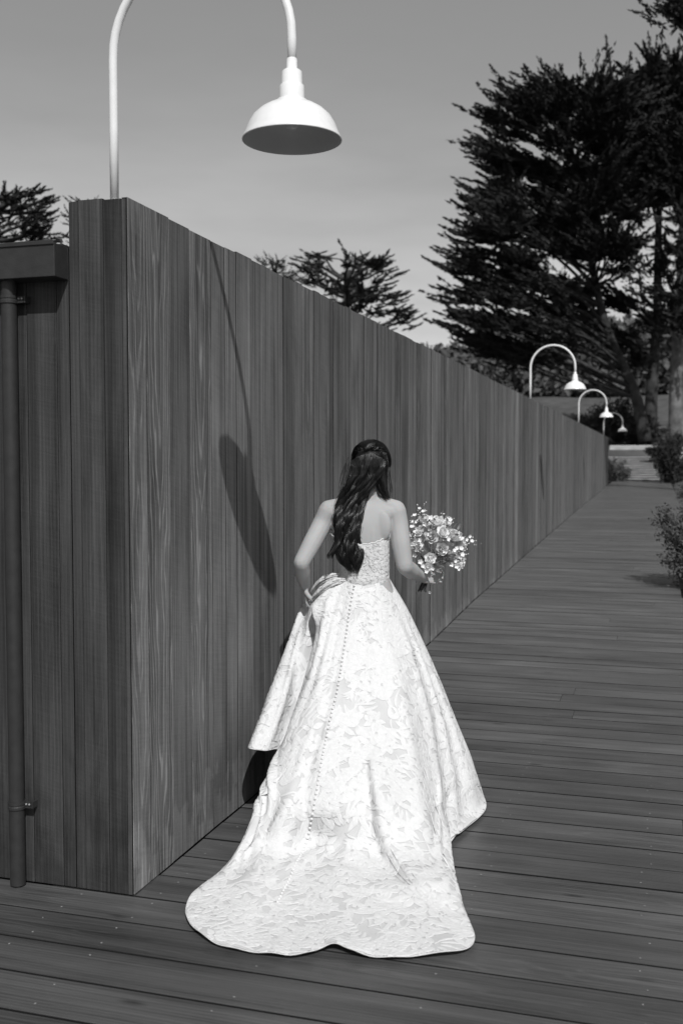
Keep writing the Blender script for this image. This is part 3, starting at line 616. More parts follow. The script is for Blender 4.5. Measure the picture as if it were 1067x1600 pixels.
# ---------- lace motifs laid on a surface grid
def make_lace(G, nmot, R, closed, umask=None, mind=.055, scale=1.0, off=.0012):
    NU, NV = G.shape[:2]
    def ev(u, v):
        u = np.asarray(u); v = np.clip(v, 0, NV-1.001)
        if closed: u = u % NU
        else: u = np.clip(u, 0, NU-1.001)
        i = np.floor(u).astype(int); j = np.floor(v).astype(int); f = (u-i)[..., None]; g = (v-j)[..., None]; i2 = (i+1) % NU
        return (G[i, j]*(1-f)+G[i2, j]*f)*(1-g)+(G[i, j+1]*(1-f)+G[i2, j+1]*f)*g
    Gu = (np.roll(G, -1, 0)-G) if closed else np.concatenate([G[1:]-G[:-1], G[-1:]-G[-2:-1]])
    Gv = np.concatenate([G[:, 1:]-G[:, :-1], G[:, -1:]-G[:, -2:-1]], 1)
    if not closed: Gu = Gu[:NU]
    ar = np.linalg.norm(np.cross(Gu, Gv), axis=-1)
    if umask is not None: ar = ar*umask
    cdf = np.cumsum(ar.ravel()); cdf /= cdf[-1]
    pts = []; cen = np.zeros((0, 3)); tries = 0; lst = []
    cell = {}
    while len(lst) < nmot and tries < nmot*25:
        tries += 1; k = np.searchsorted(cdf, R.uniform()); u0 = k//NV+R.uniform(); v0 = k % NV+R.uniform()
        if v0 < 1.5 or v0 > NV-1.6: continue
        p = ev(u0, v0); key = tuple(np.floor(p/mind).astype(int)); ok = True
        for a in (-1, 0, 1):
            for b_ in (-1, 0, 1):
                for c in (-1, 0, 1):
                    for q in cell.get((key[0]+a, key[1]+b_, key[2]+c), ()):
                        if ((p-q)**2).sum() < mind**2: ok = False
        if ok: cell.setdefault(key, []).append(p); lst.append((u0, v0))
    VV = []; FF = []; n0 = 0
    def leaf(L, W_, hook, nseg=7):
        """outline of a petal along +a: rows of (left rim, left, vein, right, right rim) with heights"""
        A = []; H = []
        for i in range(nseg+1):
            t = i/nseg; wv = W_*(sin(pi*min(1, t**.8*.94+.03))**.8); cx = hook*(t*t)*L; yy = t*L
            for q, h in ((-1, .0), (-.84, .0022), (-.5, .0009), (0, .0017), (.5, .0009), (.84, .0022), (1, .0)):
                A.append((yy, cx+q*wv)); H.append(h)
        return np.array(A), np.array(H)
    for (u0, v0) in lst:
        du = ev(u0+.5, v0)-ev(u0-.5, v0); dv = ev(u0, min(v0+.5, NV-1.01))-ev(u0, v0-.5); dv = dv/ (min(v0+.5, NV-1.01)-(v0-.5))
        lu = np.linalg.norm(du)+1e-9; e1 = du/lu; dvp = dv@e1; pv = dv-e1*dvp; lv = np.linalg.norm(pv)+1e-9
        if lu < 1e-4 or lv < 1e-4: continue
        kind = R.randint(0, 3); th0 = R.uniform(0, 2*pi); sc = scale*R.uniform(.8, 1.25); els = []
        if kind == 0:
            npt = R.randint(4, 7)
            for k in range(npt): els.append((th0+2*pi*k/npt+R.uniform(-.15, .15), .006, R.uniform(.030, .044), R.uniform(.010, .015), R.uniform(-.3, .3), 0, 0))
        elif kind == 1:
            for k in range(3): els.append((th0+(k-1)*.75+R.uniform(-.1, .1), .0, R.uniform(.045, .065), R.uniform(.008, .012), R.uniform(-.5, .5), 0, 0))
            els.append((th0+pi+R.uniform(-.4, .4), 0, .05, .004, R.choice([-.7, .7]), 0, 0))
        else:
            hk = R.choice([-1, 1])
            for k in range(4): els.append((th0+hk*k*.30, .0, .062-.008*k, .0058, hk*.65, .012*k, 0))
        for (th, r0, L, W_, hook, sh1, _) in els:
            A, H = leaf(L*sc, W_*sc, hook); A = A+np.array([r0, sh1*sc]); c, s = cos(th), sin(th)
            x = A[:, 0]*c-A[:, 1]*s; y = A[:, 0]*s+A[:, 1]*c
            v = y/lv; u = (x-v*dvp)/lu; U_ = u0+u; V_ = v0+v
            if V_.min() < -2: continue
            V_ = np.maximum(V_, .03)
            V_ = np.minimum(V_, NV-1.08)
            P = ev(U_, V_); a_ = ev(U_+.3, V_)-ev(U_-.3, V_); b_ = ev(U_, V_+.3)-ev(U_, V_-.3); nn = nrm(np.cross(a_, b_)); 
            if np.isnan(P).any(): continue
            P = P+nn*SGN*(H+off)[:, None]
            VV.append(P); k7 = 7
            for i in range(len(A)//7-1):
                for j in range(6): FF.append((n0+i*7+j, n0+i*7+j+1, n0+i*7+j+8, n0+i*7+j+7))
            n0 += len(P)
    return np.concatenate(VV), FF

# ---------- skirt: meridians (pixel x, pixel y, depth d or height z) from the waist to the hem, clockwise from the held-up left panel
D_, Z_ = 'd', 'z'
MER = [
 [(541,898,5.02,D_),(508,915,5.06,D_),(484,936,5.09,D_),(470,952,5.06,D_),(449,1010,4.92,D_),(418,1090,4.72,D_),(403,1130,4.64,D_),(388,1168,4.58,D_)],
 [(537,899,4.98,D_),(508,918,5.02,D_),(487,938,5.04,D_),(476,962,5.01,D_),(462,1015,4.86,D_),(440,1092,4.67,D_),(426,1135,4.60,D_),(413,1173,4.53,D_)],
 [(534,900,4.95,D_),(508,922,4.93,D_),(488,944,4.92,D_),(483,968,4.91,D_),(474,1015,4.84,D_),(458,1092,4.73,D_),(447,1138,4.66,D_),(439,1176,4.60,D_)],
 [(533,901,4.93,D_),(508,925,4.90,D_),(492,950,4.89,D_),(494,980,4.90,D_),(488,1040,4.84,D_),(472,1110,4.70,D_),(462,1180,4.60,D_),(452,1240,4.50,D_)],
 [(533,903,4.91,D_),(505,928,4.86,D_),(488,950,4.83,D_),(496,990,4.77,D_),(474,1068,4.63,D_),(443,1162,4.42,D_),(421,1225,4.28,D_),(398,1275,.18,Z_),(381,1320,.07,Z_),(350,1357,.012,Z_)],
 [(536,905,4.885,D_),(512,930,4.83,D_),(505,965,4.76,D_),(498,1010,4.68,D_),(480,1085,4.54,D_),(452,1170,4.34,D_),(428,1240,4.18,D_),(402,1300,.13,Z_),(368,1352,.055,Z_),(300,1400,.012,Z_)],
 [(541,908,4.86,D_),(526,940,4.81,D_),(518,975,4.74,D_),(508,1030,4.63,D_),(493,1100,4.49,D_),(468,1185,4.29,D_),(444,1255,4.13,D_),(415,1320,.095,Z_),(375,1385,.04,Z_),(293,1436,.012,Z_)],
 [(547,911,4.84,D_),(538,945,4.79,D_),(530,985,4.72,D_),(520,1040,4.61,D_),(507,1110,4.46,D_),(485,1195,4.26,D_),(462,1270,4.10,D_),(435,1335,.08,Z_),(398,1410,.035,Z_),(330,1472,.012,Z_)],
 [(554,913,4.83,D_),(547,950,4.77,D_),(540,1000,4.68,D_),(528,1075,4.53,D_),(513,1139,4.38,D_),(493,1248,4.12,D_),(480,1315,.09,Z_),(456,1367,.05,Z_),(430,1420,.025,Z_),(400,1489,.012,Z_)],
 [(562,914,4.825,D_),(558,955,4.76,D_),(556,1005,4.67,D_),(552,1075,4.53,D_),(545,1150,4.36,D_),(535,1250,4.10,D_),(524,1325,.085,Z_),(508,1380,.05,Z_),(490,1430,.025,Z_),(465,1494,.012,Z_)],
 [(568,915,4.825,D_),(569,960,4.75,D_),(571,1010,4.67,D_),(572,1080,4.53,D_),(568,1160,4.34,D_),(560,1260,4.09,D_),(552,1330,.085,Z_),(540,1385,.05,Z_),(530,1430,.028,Z_),(521,1477,.022,Z_)],
 [(575,914,4.825,D_),(580,960,4.75,D_),(586,1010,4.67,D_),(592,1080,4.53,D_),(594,1160,4.34,D_),(592,1260,4.10,D_),(588,1335,.085,Z_),(582,1385,.05,Z_),(576,1435,.028,Z_),(568,1494,.012,Z_)],
 [(582,913,4.83,D_),(591,960,4.76,D_),(602,1010,4.69,D_),(614,1080,4.56,D_),(622,1160,4.38,D_),(630,1260,4.14,D_),(634,1335,.085,Z_),(636,1385,.05,Z_),(642,1435,.028,Z_),(645,1495,.012,Z_)],
 [(589,911,4.84,D_),(602,955,4.79,D_),(618,1010,4.72,D_),(636,1080,4.60,D_),(648,1160,4.43,D_),(663,1260,4.20,D_),(673,1330,.085,Z_),(690,1380,.05,Z_),(712,1425,.028,Z_),(737,1479,.012,Z_)],
 [(594,909,4.86,D_),(611,950,4.82,D_),(630,1005,4.76,D_),(650,1075,4.66,D_),(665,1150,4.53,D_),(680,1240,4.34,D_),(687,1285,.14,Z_),(692,1320,.08,Z_),(708,1365,.04,Z_),(722,1412,.012,Z_)],
 [(598,908,4.88,D_),(619,948,4.86,D_),(641,1003,4.82,D_),(663,1072,4.75,D_),(678,1140,4.66,D_),(689,1225,4.50,D_),(692,1265,4.44,D_),(693,1295,.07,Z_),(696,1325,.012,Z_)],
 [(602,906,4.91,D_),(626,946,4.89,D_),(650,1001,4.86,D_),(676,1070,4.81,D_),(696,1130,4.76,D_),(710,1200,4.67,D_),(715,1240,4.61,D_),(719,1272,4.56,D_),(722,1299,.015,Z_)],
 [(605,905,4.94,D_),(631,944,4.93,D_),(658,1000,4.92,D_),(686,1062,4.90,D_),(710,1120,4.87,D_),(733,1175,4.83,D_),(744,1210,4.81,D_),(754,1243,.04,Z_),(759,1260,.014,Z_)],
]
def m2w(L):
    return cr_spline([Pd(x, y, v) if t == 'd' else Wz(x, y, v) for x, y, v, t in L], 90)
NV = 120
def resamp(c, n):
    s = np.concatenate([[0], np.cumsum(np.linalg.norm(np.diff(c, axis=0), axis=1))]); s /= s[-1]; q = np.linspace(0, 1, n)
    return np.stack([np.interp(q, s, c[:, k]) for k in range(3)], -1)
MW = [resamp(m2w(L), NV) for L in MER]
wc = Pd(568, 903, 4.94)
# hidden front of the skirt, round to the held panel again
for ang, rx, ry, hz in ((20, .55, .40, .01), (50, .46, .50, .01), (80, .36, .55, .02), (108, .40, .50, .06), (132, .46, .38, .14), (152, .54, .22, .22)):
    a = radians(ang); w0 = wc+rt*.125*cos(a)+fw*.10*sin(a); h = wc+rt*rx*cos(a)+fw*ry*sin(a)*1.0; h[2] = hz
    L = [w0, w0*.72+h*.28+up*.02+nrm(h-w0)*[1, 1, 0]*.05, w0*.38+h*.62+nrm(h-w0)*[1, 1, 0]*.03, h]; MW.append(resamp(cr_spline(L, 60), NV))
G0 = np.array(MW); NU = 560
G = cr_spline(G0, NU, True)
nrmG = lambda G: nrm(np.cross(np.roll(G, -1, 0)-np.roll(G, 1, 0), np.gradient(G, axis=1)))
NN = nrmG(G); SGN = 1.0
if (NN[int(NU*9/len(MW)), 40]@(CAM-G[int(NU*9/len(MW)), 40])) < 0: SGN = -1.0
NN = NN*SGN
ku = np.arange(NU)/NU*len(MW)            # meridian number
vv = np.linspace(0, 1, NV)[None, :]; KU = ku[:, None]
def fold(center_fn, width, amp, v0, v1):
    c = center_fn(vv); d = (KU-c)/width; env = np.clip((vv-v0)/.12, 0, 1)*np.clip((v1-vv)/.08, 0, 1)
    return amp*np.exp(-d*d)*env
disp = np.zeros((NU, NV))
vis = ((KU > 4.0) & (KU < 17.2))
disp += .0035*np.sin(KU*2*pi/2.9+1.2*np.sin(vv*5))*np.clip(vv*2, 0, 1)*np.clip((1.05-vv)*3, 0, 1)
# long soft folds
for (c0, c1, wd, am, a0, a1) in ((12.2, 13.0, .55, .018, .15, .7), (6.6, 6.0, .5, .010, .2, .9), (14.3, 14.6, .3, .012, .1, .95), (15.4, 15.7, .25, .014, .15, .97), (16.3, 16.5, .2, .010, .3, 1.0), (1.0, 1.1, .2, .012, .3, 1.0)):
    disp += fold(lambda v, c0=c0, c1=c1: c0+(c1-c0)*v, wd, am, a0, a1)
# the deep diagonal fold sweeping down to the right
cf = lambda v: np.interp(v, [.40, .5, .6, .7, .78, .86, .94], [10.2, 10.4, 10.8, 11.5, 12.2, 12.8, 13.3])
d = KU-cf(vv); env = np.clip((vv-.42)/.12, 0, 1)*np.clip((.90-vv)/.25, 0, 1)
disp += env*(.042*np.exp(-(np.maximum(d, 0)/1.3)**2)*(1/(1+np.exp(-(d-.10)/.045)))-.006*np.exp(-(d/.3)**2))
# gathers pulled towards the hand
hand_d = np.exp(-((vv-.22)/.2)**2)*np.clip((8.5-KU)/3, 0, 1)*np.clip((KU-3.2)/1.0, 0, 1)
disp += .006*hand_d*np.sin(KU*6+vv*14)
# crumpled cloth on the floor and puffs at the left edge
rs = np.random.RandomState(8)
for k in range(46):
    cu, cv = rs.uniform(4, 15), rs.uniform(.35, .96); ang = rs.uniform(-.9, .9); L_, W_ = rs.uniform(.08, .2), rs.uniform(.012, .03)
    du_, dv_ = (KU-cu)/9.0, (vv-cv); a_ = du_*cos(ang)+dv_*sin(ang); b_ = -du_*sin(ang)+dv_*cos(ang)
    disp += rs.uniform(-.004, .010)*(.5+.8*(cv > .62))*np.exp(-(a_/L_)**2-(b_/W_)**2)
for cv, am in ((.66, .030), (.735, .034), (.80, .026)):
    disp += am*np.exp(-((vv-cv-(KU-4.3)*.02)/.018)**2)*np.exp(-((KU-4.4)/.75)**2)
lft = np.clip((KU-3.3)/.7, 0, 1)
disp = disp*np.clip(vv/.06, 0, 1)
G = G+NN*disp[..., None]
# hem ripples, stay above the boards
G[..., 2] = np.maximum(G[..., 2], .004+.006*np.clip(1-vv, 0, 1)+0*KU)
hemw = np.clip((vv-.93)/.07, 0, 1)*((KU > 4.5) & (KU < 16))
G[..., 2] += hemw*(.005+.003*np.sin(KU*3.1)+.0025*np.sin(KU*7.7))
idx = np.arange(NU*NV).reshape(NU, NV); nx = np.roll(idx, -1, 0)
Fc = np.stack([idx[:, :-1], nx[:, :-1], nx[:, 1:], idx[:, 1:]], -1).reshape(-1, 4).tolist()
ms = MB(); ms.add(G.reshape(-1, 3), Fc, 0)
hem = np.concatenate([G[:, -1], G[:1, -1]]); ms.tube(hem+up*.0005, .0018, 6, 1, False)
LV, LF = make_lace(G, 1700, RR, True, np.repeat((np.where((ku > 18.3), .15, 1.0))[:, None], NV, 1), .048, 1.4)
ms.add(LV, LF, 1)
um = np.repeat((np.where(ku > 18.3, .1, 1.0))[:, None], NV, 1)*(np.linspace(0, 1, NV)[None] < .22)
LV, LF = make_lace(G, 260, RR, True, um, .03, .75, .0008); ms.add(LV, LF, 1)
# gathered cloth between the hand and the waist
for P, r in (([(484,936,5.02),(492,921,4.97),(504,908,4.93),(518,901,4.91),(533,899,4.92),(546,903,4.93)], [.014,.024,.028,.026,.024,.02]),
             ([(486,941,4.95),(496,929,4.90),(510,917,4.87),(524,909,4.86),(538,907,4.87),(552,910,4.87)], [.012,.024,.028,.026,.022,.014])):
    pts = cr_spline([Pd(*p) for p in P], 60); rr = np.interp(np.linspace(0, 5, 60), range(6), r)*.62; V, Fx = tube(pts, rr, 48, True, .8)
    g_ = V.reshape(60, 48, 3).transpose(1, 0, 2); cc_ = pts[None]; dn = g_-cc_; ii, jj = np.meshgrid(np.arange(48), np.arange(60), indexing='ij')
    g_ = cc_+dn*(1+.16*np.sin(ii*.52+jj*.05)+.12*np.sin(ii*1.05-jj*.12+1)+.06*np.sin(jj*.6+ii*.26))[..., None]
    ms.add(g_.transpose(1, 0, 2).reshape(-1, 3), Fx, 0)
    n_ = np.cross(np.roll(g_, -1, 0)-np.roll(g_, 1, 0), np.gradient(g_, axis=1)); SG_ = SGN; SGN = 1.0 if (n_[5, 30]@dn[5, 30]) > 0 else -1.0
    LV, LF = make_lace(g_, 130, RR, True, None, .013, .42, .0006); ms.add(LV, LF, 1); SGN = SG_
skirt = ms.build('skirt', [M_SATIN, M_LACE], bride, True)
# covered buttons down the back seam
seam = resamp(G[int(NU*8/len(MW))], 600); nb = 84
for k in range(nb):
    i = int(2+k/nb*500); p = seam[i]+ (CAM-seam[i])/np.linalg.norm(CAM-seam[i])*.0075
    if k == 0:
        m = MB(); m.ball((0, 0, 0), (.0054, .0054, .0054), 8, 6); btn = m.build('button', M_BTN, None, True); btn.parent = skirt; btn.location = p-np.array(parent_world(skirt)); 
    else:
        c = btn.copy(); COL.objects.link(c); c.parent = skirt; c.location = p-np.array(parent_world(skirt))
# ---------- bodice
BOD = [(562, 838, 4.93, .139, .110), (563, 848, 4.93, .135, .108), (566, 868, 4.93, .126, .100), (568, 890, 4.93, .120, .094), (568, 903, 4.93, .1205, .094), (569, 915, 4.935, .1215, .094)]
A = cr_spline(np.array(BOD, float), 40); NB = 160; GB = np.zeros((NB, 40, 3))
for j, (x, y, d_, a, c) in enumerate(A):
    for i in range(NB):
        t = 2*pi*i/NB; ca, sa = cos(t), sin(t); GB[i, j] = Pd(x, y, d_)+rt*a*np.sign(ca)*abs(ca)**.88+fw*c*np.sign(sa)*abs(sa)**.88
ang = 2*pi*np.arange(NB)/NB
top = -.032+.045*np.clip(np.abs(np.cos(ang)), 0, 1)**2.2*(np.sin(ang) < .2)+.035*(np.sin(ang) >= .2)+.005*np.abs(np.sin(ang*14))   # dips at the back, scalloped edge
ramp = np.linspace(1, 0, 40)**1.5
GB[..., 2] += top[:, None]*ramp[None, :]
SG = SGN; SGN = 1.0
nb_ = nrm(np.cross(np.roll(GB, -1, 0)-np.roll(GB, 1, 0), np.gradient(GB, axis=1)))
if (nb_[0, 20]@rt) < 0: SGN = -1.0
idx = np.arange(NB*40).reshape(NB, 40); nx = np.roll(idx, -1, 0)
Fb = np.stack([idx[:, :-1], nx[:, :-1], nx[:, 1:], idx[:, 1:]], -1).reshape(-1, 4).tolist()
mb = MB(); mb.add(GB.reshape(-1, 3), Fb, 0); LV, LF = make_lace(GB, 420, RR, True, None, .020, .52, .0008); mb.add(LV, LF, 1)
rim = np.concatenate([GB[:, 0], GB[:1, 0]]); mb.tube(rim, .0028, 6, 1, False)
mb.build('bodice', [M_SATIN, M_LACE], bride, True)

# ---------- hair: thousands of fine strands
def strands(PTS, r, sides=3):
    """PTS (n, k, 3) -> one mesh"""
    n, k, _ = PTS.shape; T = np.gradient(PTS, axis=1); T = nrm(T); ref = nrm(np.array([.3, -.2, .93])); U = nrm(np.cross(T, ref)); W_ = np.cross(T, U)
    rad = r[:, None, None]*(np.interp(np.linspace(0, 1, k), [0, .1, .75, 1], [.8, 1, .9, .15]))[None, :, None]
    V = np.stack([PTS+(U*cos(2*pi*j/sides)+W_*sin(2*pi*j/sides))*rad for j in range(sides)], 2)
    I = np.arange(n*k*sides).reshape(n, k, sides); Fx = [np.stack([I[:, :-1, j], I[:, 1:, j], I[:, 1:, (j+1) % sides], I[:, :-1, (j+1) % sides]], -1).reshape(-1, 4) for j in range(sides)]
    return V.reshape(-1, 3), np.concatenate(Fx).tolist()
hb = MB(); RH = np.random.RandomState(4)
ER = np.array([.084, .104, .103])
def on_head(d, k=1.0): return HC+fu*.004+(fr*d[..., :1]*ER[0]+fdir*d[..., 1:2]*ER[1]+fu*d[..., 2:3]*ER[2])*k
# scalp volume (everything but the face)
V = []; Fx = []
nA, nBm = 40, 26
for j in range(nBm+1):
    for i in range(nA):
        t = pi*j/nBm*.80; a = 2*pi*i/nA; ax = np.array([0, -.80, .60]); e1 = np.array([1., 0, 0]); e2 = np.cross(ax, e1)
        V.append(ax*cos(t)+(e1*cos(a)+e2*sin(a))*sin(t))
V = np.array(V); mask = V[:, 1] > .45; V = on_head(V, .985); 
Fx = [(j*nA+i, (j+1)*nA+i, (j+1)*nA+(i+1) % nA, j*nA+(i+1) % nA) for j in range(nBm) for i in range(nA) if not mask[j*nA+i]]
hb.add(V, Fx)
# swept-back top and sides to the twist at the back of the crown
n = 1500; k = 16; knot = nrm(np.array([-.10, -.86, .50]))
st = RH.normal(size=(n, 3)); st[:, 1] = np.abs(st[:, 1])*.6-.12; st[:, 2] = np.abs(st[:, 2])*1.1+.02; st = nrm(st)
tt = np.linspace(0, 1, k)[None, :, None]; dirs = nrm(st[:, None]*(1-tt)+knot*tt+np.array([0, 0, .28])*np.sin(pi*tt)*1.0)
PT = on_head(dirs, 1.0)+(dirs@Rm)*(RH.uniform(.0, .012, (n, 1, 1))+.010*np.sin(tt*pi)); PT = PT+RH.normal(size=(n, 1, 3))*.003*tt
v_, f_ = strands(PT, RH.uniform(.0010, .0018, n)); hb.add(v_, f_)
# two rope-like twists meeting at the back
for s_ in (-1, 1):
    for q in range(2):
        t = np.linspace(0, 1, 26)[:, None]; dd = nrm(np.array([s_*.95, -.05, .42])*(1-t)+knot*t+np.array([0, -.15, .10])*np.sin(pi*t)); c = on_head(dd, 1.035)
        ph = t*16+q*pi; c = c+fu*.006*np.cos(ph)+(dd@Rm)*.006*np.sin(ph); 
        for m_ in range(22):
            o = RH.normal(size=3)*.0042; v_, f_ = strands((c+o)[None], np.array([.0014])); hb.add(v_, f_)
K0 = on_head(knot[None], 1.08)[0]
# lower hair: from the sides/back of the head into the main fall
ROW = np.array([700, 715, 730, 745, 760, 775, 790, 805, 820, 835, 850, 865, 880, 893.])
CX = np.array([578, 576, 574, 570, 562, 554, 547, 543.5, 543.5, 544, 544, 546.5, 549, 554.])
HW = np.array([24, 29.5, 28.5, 26, 24, 23, 23, 22, 21.5, 22, 22.5, 21, 18, 9.])
DB = np.array([4.872, 4.856, 4.848, 4.852, 4.862, 4.868, 4.862, 4.848, 4.838, 4.832, 4.83, 4.83, 4.835, 4.84])
def fall(n, r0, r1, lat=None, wave=5.0, depth=(.0, .05), seed=0, ctr=(CX, HW, DB), rows=ROW, rad=(.0010, .0019), jit=.8):
    R = np.random.RandomState(seed); k = 46; a = R.uniform(-1, 1, n) if lat is None else R.uniform(lat[0], lat[1], n); a = np.sign(a)*np.abs(a)**.85
    y0 = R.uniform(r0[0], r0[1], n); y0 = np.where(rows[0] == 700, 709+12*a*a+.3*(y0-702), y0); y1 = R.uniform(r1[0], r1[1], n); q = np.linspace(0, 1, k)[None]; Y = y0[:, None]*(1-q)+y1[:, None]*q
    cx = np.interp(Y, rows, ctr[0]); hw = np.interp(Y, rows, ctr[1]); db = np.interp(Y, rows, ctr[2])
    am = np.clip((Y-714)/48, 0, 1) if rows[0] == 700 else np.ones_like(Y)*.6
    nl = 9; lk = np.clip(np.floor((a+1)/2*nl+R.uniform(-.5, .5, n)), 0, nl-1); lay = R.randint(0, 3, n); key = (lk*3+lay).astype(int)
    RL = np.random.RandomState(77); ph = RL.uniform(0, 2*pi, 40)[key]; fr_ = RL.uniform(8.0, 12.0, 40)[key]; lc = ((lk+.5)/nl*2-1)+RL.uniform(-.08, .08, 40)[key]
    lc = lc[:, None]+.10*am*np.sin(Y/26+ph[:, None]*1.7)
    lat_ = a[:, None]*(1-.8*am)+lc*.8*am*.90
    th = R.uniform(0, 2*pi, n)[:, None]; rr_l = np.sqrt(R.uniform(0, 1, n))[:, None]*.13
    X = cx+hw*(lat_*.95+rr_l*am*np.cos(th+Y/14))+am*wave*.62*np.sin((Y-700)/fr_[:, None]+ph[:, None])+R.normal(size=(n, 1))*jit*.5
    dome = np.sqrt(np.clip(1-lat_**2*.85, .05, 1)); D2 = db+.028-dome*(.034+.012*lay[:, None])+am*.012*np.cos((Y-700)/fr_[:, None]+ph[:, None])+am*.010*rr_l/.13*np.sin(th+Y/14)+(1-am)*R.uniform(-.006, .0, (n, 1))
    P = CAM+(rt*((X-533.5)/F)[..., None]+u2*((800-Y)/F)[..., None]+fd)*D2[..., None]
    return strands(P, R.uniform(rad[0], rad[1], n))
for args in (dict(n=2300, r0=(703, 745), r1=(850, 897), seed=1), dict(n=500, r0=(700, 720), r1=(760, 860), seed=2, wave=3), dict(n=260, r0=(705, 730), r1=(850, 893), seed=3, wave=7.5, jit=2.6, rad=(.0007, .0012))):
    v_, f_ = fall(**args); hb.add(v_, f_)
# inner volume so no skin shows through the fall
pts = [Pd(x, y, d_+.026) for x, y, d_ in zip(CX[1:-1], ROW[1:-1], DB[1:-1])]
V, Fx = tube(cr_spline(pts, 40), np.interp(np.linspace(0, 1, 40), np.linspace(0, 1, 12), HW[1:-1]*.62*.003), 14, True, .3); hb.add(V, Fx)
# right-hand lock falling in front of the shoulder, left wisp, loose hairs
rr_ = np.array([705, 725, 745, 765, 783.]);
for args in (dict(n=620, r0=(706, 735), r1=(755, 782), seed=5, wave=1.2, rows=rr_, ctr=(np.array([592, 595, 594, 597, 606.]), np.array([12, 13, 11.5, 8.5, 4]), np.array([4.90, 4.895, 4.90, 4.905, 4.91]))),
             dict(n=150, r0=(835, 850), r1=(862, 874), seed=6, wave=1.5, rows=np.array([835, 850, 860, 866, 874.]), ctr=(np.array([534, 528, 522, 517, 515.]), np.array([7, 8, 7, 6, 5.]), np.array([4.83, 4.83, 4.83, 4.83, 4.83]))),
             dict(n=26, r0=(720, 735), r1=(765, 790), seed=7, wave=2.5, rad=(.0004, .0007), rows=rr_, ctr=(np.array([603, 604, 606, 610, 611.]), np.array([3, 4, 5, 4, 3]), np.array([4.92]*5))),
             dict(n=30, r0=(712, 730), r1=(740, 790), seed=8, wave=3.5, rad=(.0004, .0007), rows=rr_, ctr=(np.array([550, 543, 538, 535, 532.]), np.array([3, 6, 7, 7, 7]), np.array([4.88, 4.87, 4.87, 4.87, 4.87])))):
    v_, f_ = fall(**args); hb.add(v_, f_)
hair = hb.build('hair', M_HAIR, bride, True)

# ================================================================== BOUQUET
M_PET = mat('white_petal', .88, .8, .1, trans=.15, nscale=40, namt=.04)
M_PET2 = mat('blush_petal', .66, .8, .1, trans=.15, nscale=40, namt=.12)
M_GRN = mat('bouquet_leaf', .30, .5, .4, nscale=30, namt=.4)
M_STEM = mat('flower_stem', .05, .5, .4, nscale=60, namt=.5)
BQ = Pd(688, 846, 5.14); bq = empty('bouquet', ST0); tag(bq, 'loose bouquet of white and pale flowers with dark stems in the bride\'s right hand', 'bouquet')
RB = np.random.RandomState(9)
def petal(m, c, d, s, L, W_, cup, mi=0):
    """cupped petal from c along d, facing s"""
    d = nrm(d); s = nrm(s-d*(s@d)); x = np.cross(d, s); V = []
    for i in range(5):
        t = i/4; w_ = W_*sin(pi*(.12+.80*t))**.7; 
        for q in (-1, -.5, 0, .5, 1): V.append(c+d*L*t+x*w_*q+s*(cup*L*(t*t)+.25*W_*q*q))
    m.add(V, [(i*5+j, i*5+j+1, i*5+j+6, i*5+j+5) for i in range(4) for j in range(4)], mi)
def rose(c, ax, r, mi):
    m = MB(); ax = nrm(ax); e = nrm(np.cross(ax, nrm(RB.normal(size=3)))); f = np.cross(ax, e)
    for ring, (nr, rr2, L, tilt) in enumerate(((3, .12, .75, .05), (4, .25, .85, .2), (5, .4, .95, .45), (6, .5, 1.0, .75), (7, .52, 1.05, 1.15))):
        for k in range(nr):
            a = 2*pi*k/nr+ring*.7; o = e*cos(a)+f*sin(a); petal(m, c-ax*r*.45+o*r*rr2*.5, ax*cos(tilt)+o*sin(tilt), -o*cos(tilt)+ax*sin(tilt), r*L*RB.uniform(.85, 1.12), r*.48*RB.uniform(.8, 1.15), RB.uniform(.05, .4))
    m.build('rose', [M_PET, M_PET2][mi] if mi < 2 else M_PET, bq, True)
vdir = -fw
for (x, y, d_, r, mi, ax) in ((683, 815, 5.10, .034, 0, (-.1, -.5, .8)), (708, 838, 5.10, .040, 0, (.35, -.4, .8)), (652, 852, 5.10, .028, 0, (-.4, -.8, .2)), (661, 812, 5.13, .026, 1, (-.2, -.5, .8)),
                              (674, 838, 5.06, .030, 1, (0, -.9, .3)), (690, 858, 5.05, .027, 1, (.1, -.9, .1)), (655, 830, 5.09, .024, 0, (-.5, -.7, .4)), (692, 832, 5.06, .028, 0, (.2, -.7, .5)), (672, 872, 5.04, .024, 0, (0, -.9, 0)), (722, 848, 5.14, .020, 0, (.7, -.4, .3)), (720, 882, 5.10, .020, 0, (.6, -.6, -.3)), (668, 886, 5.04, .019, 0, (0, -.9, -.1))):
    rose(Pd(x, y, d_), rt*ax[0]+fw*ax[1]+up*ax[2], r*1.12, mi)
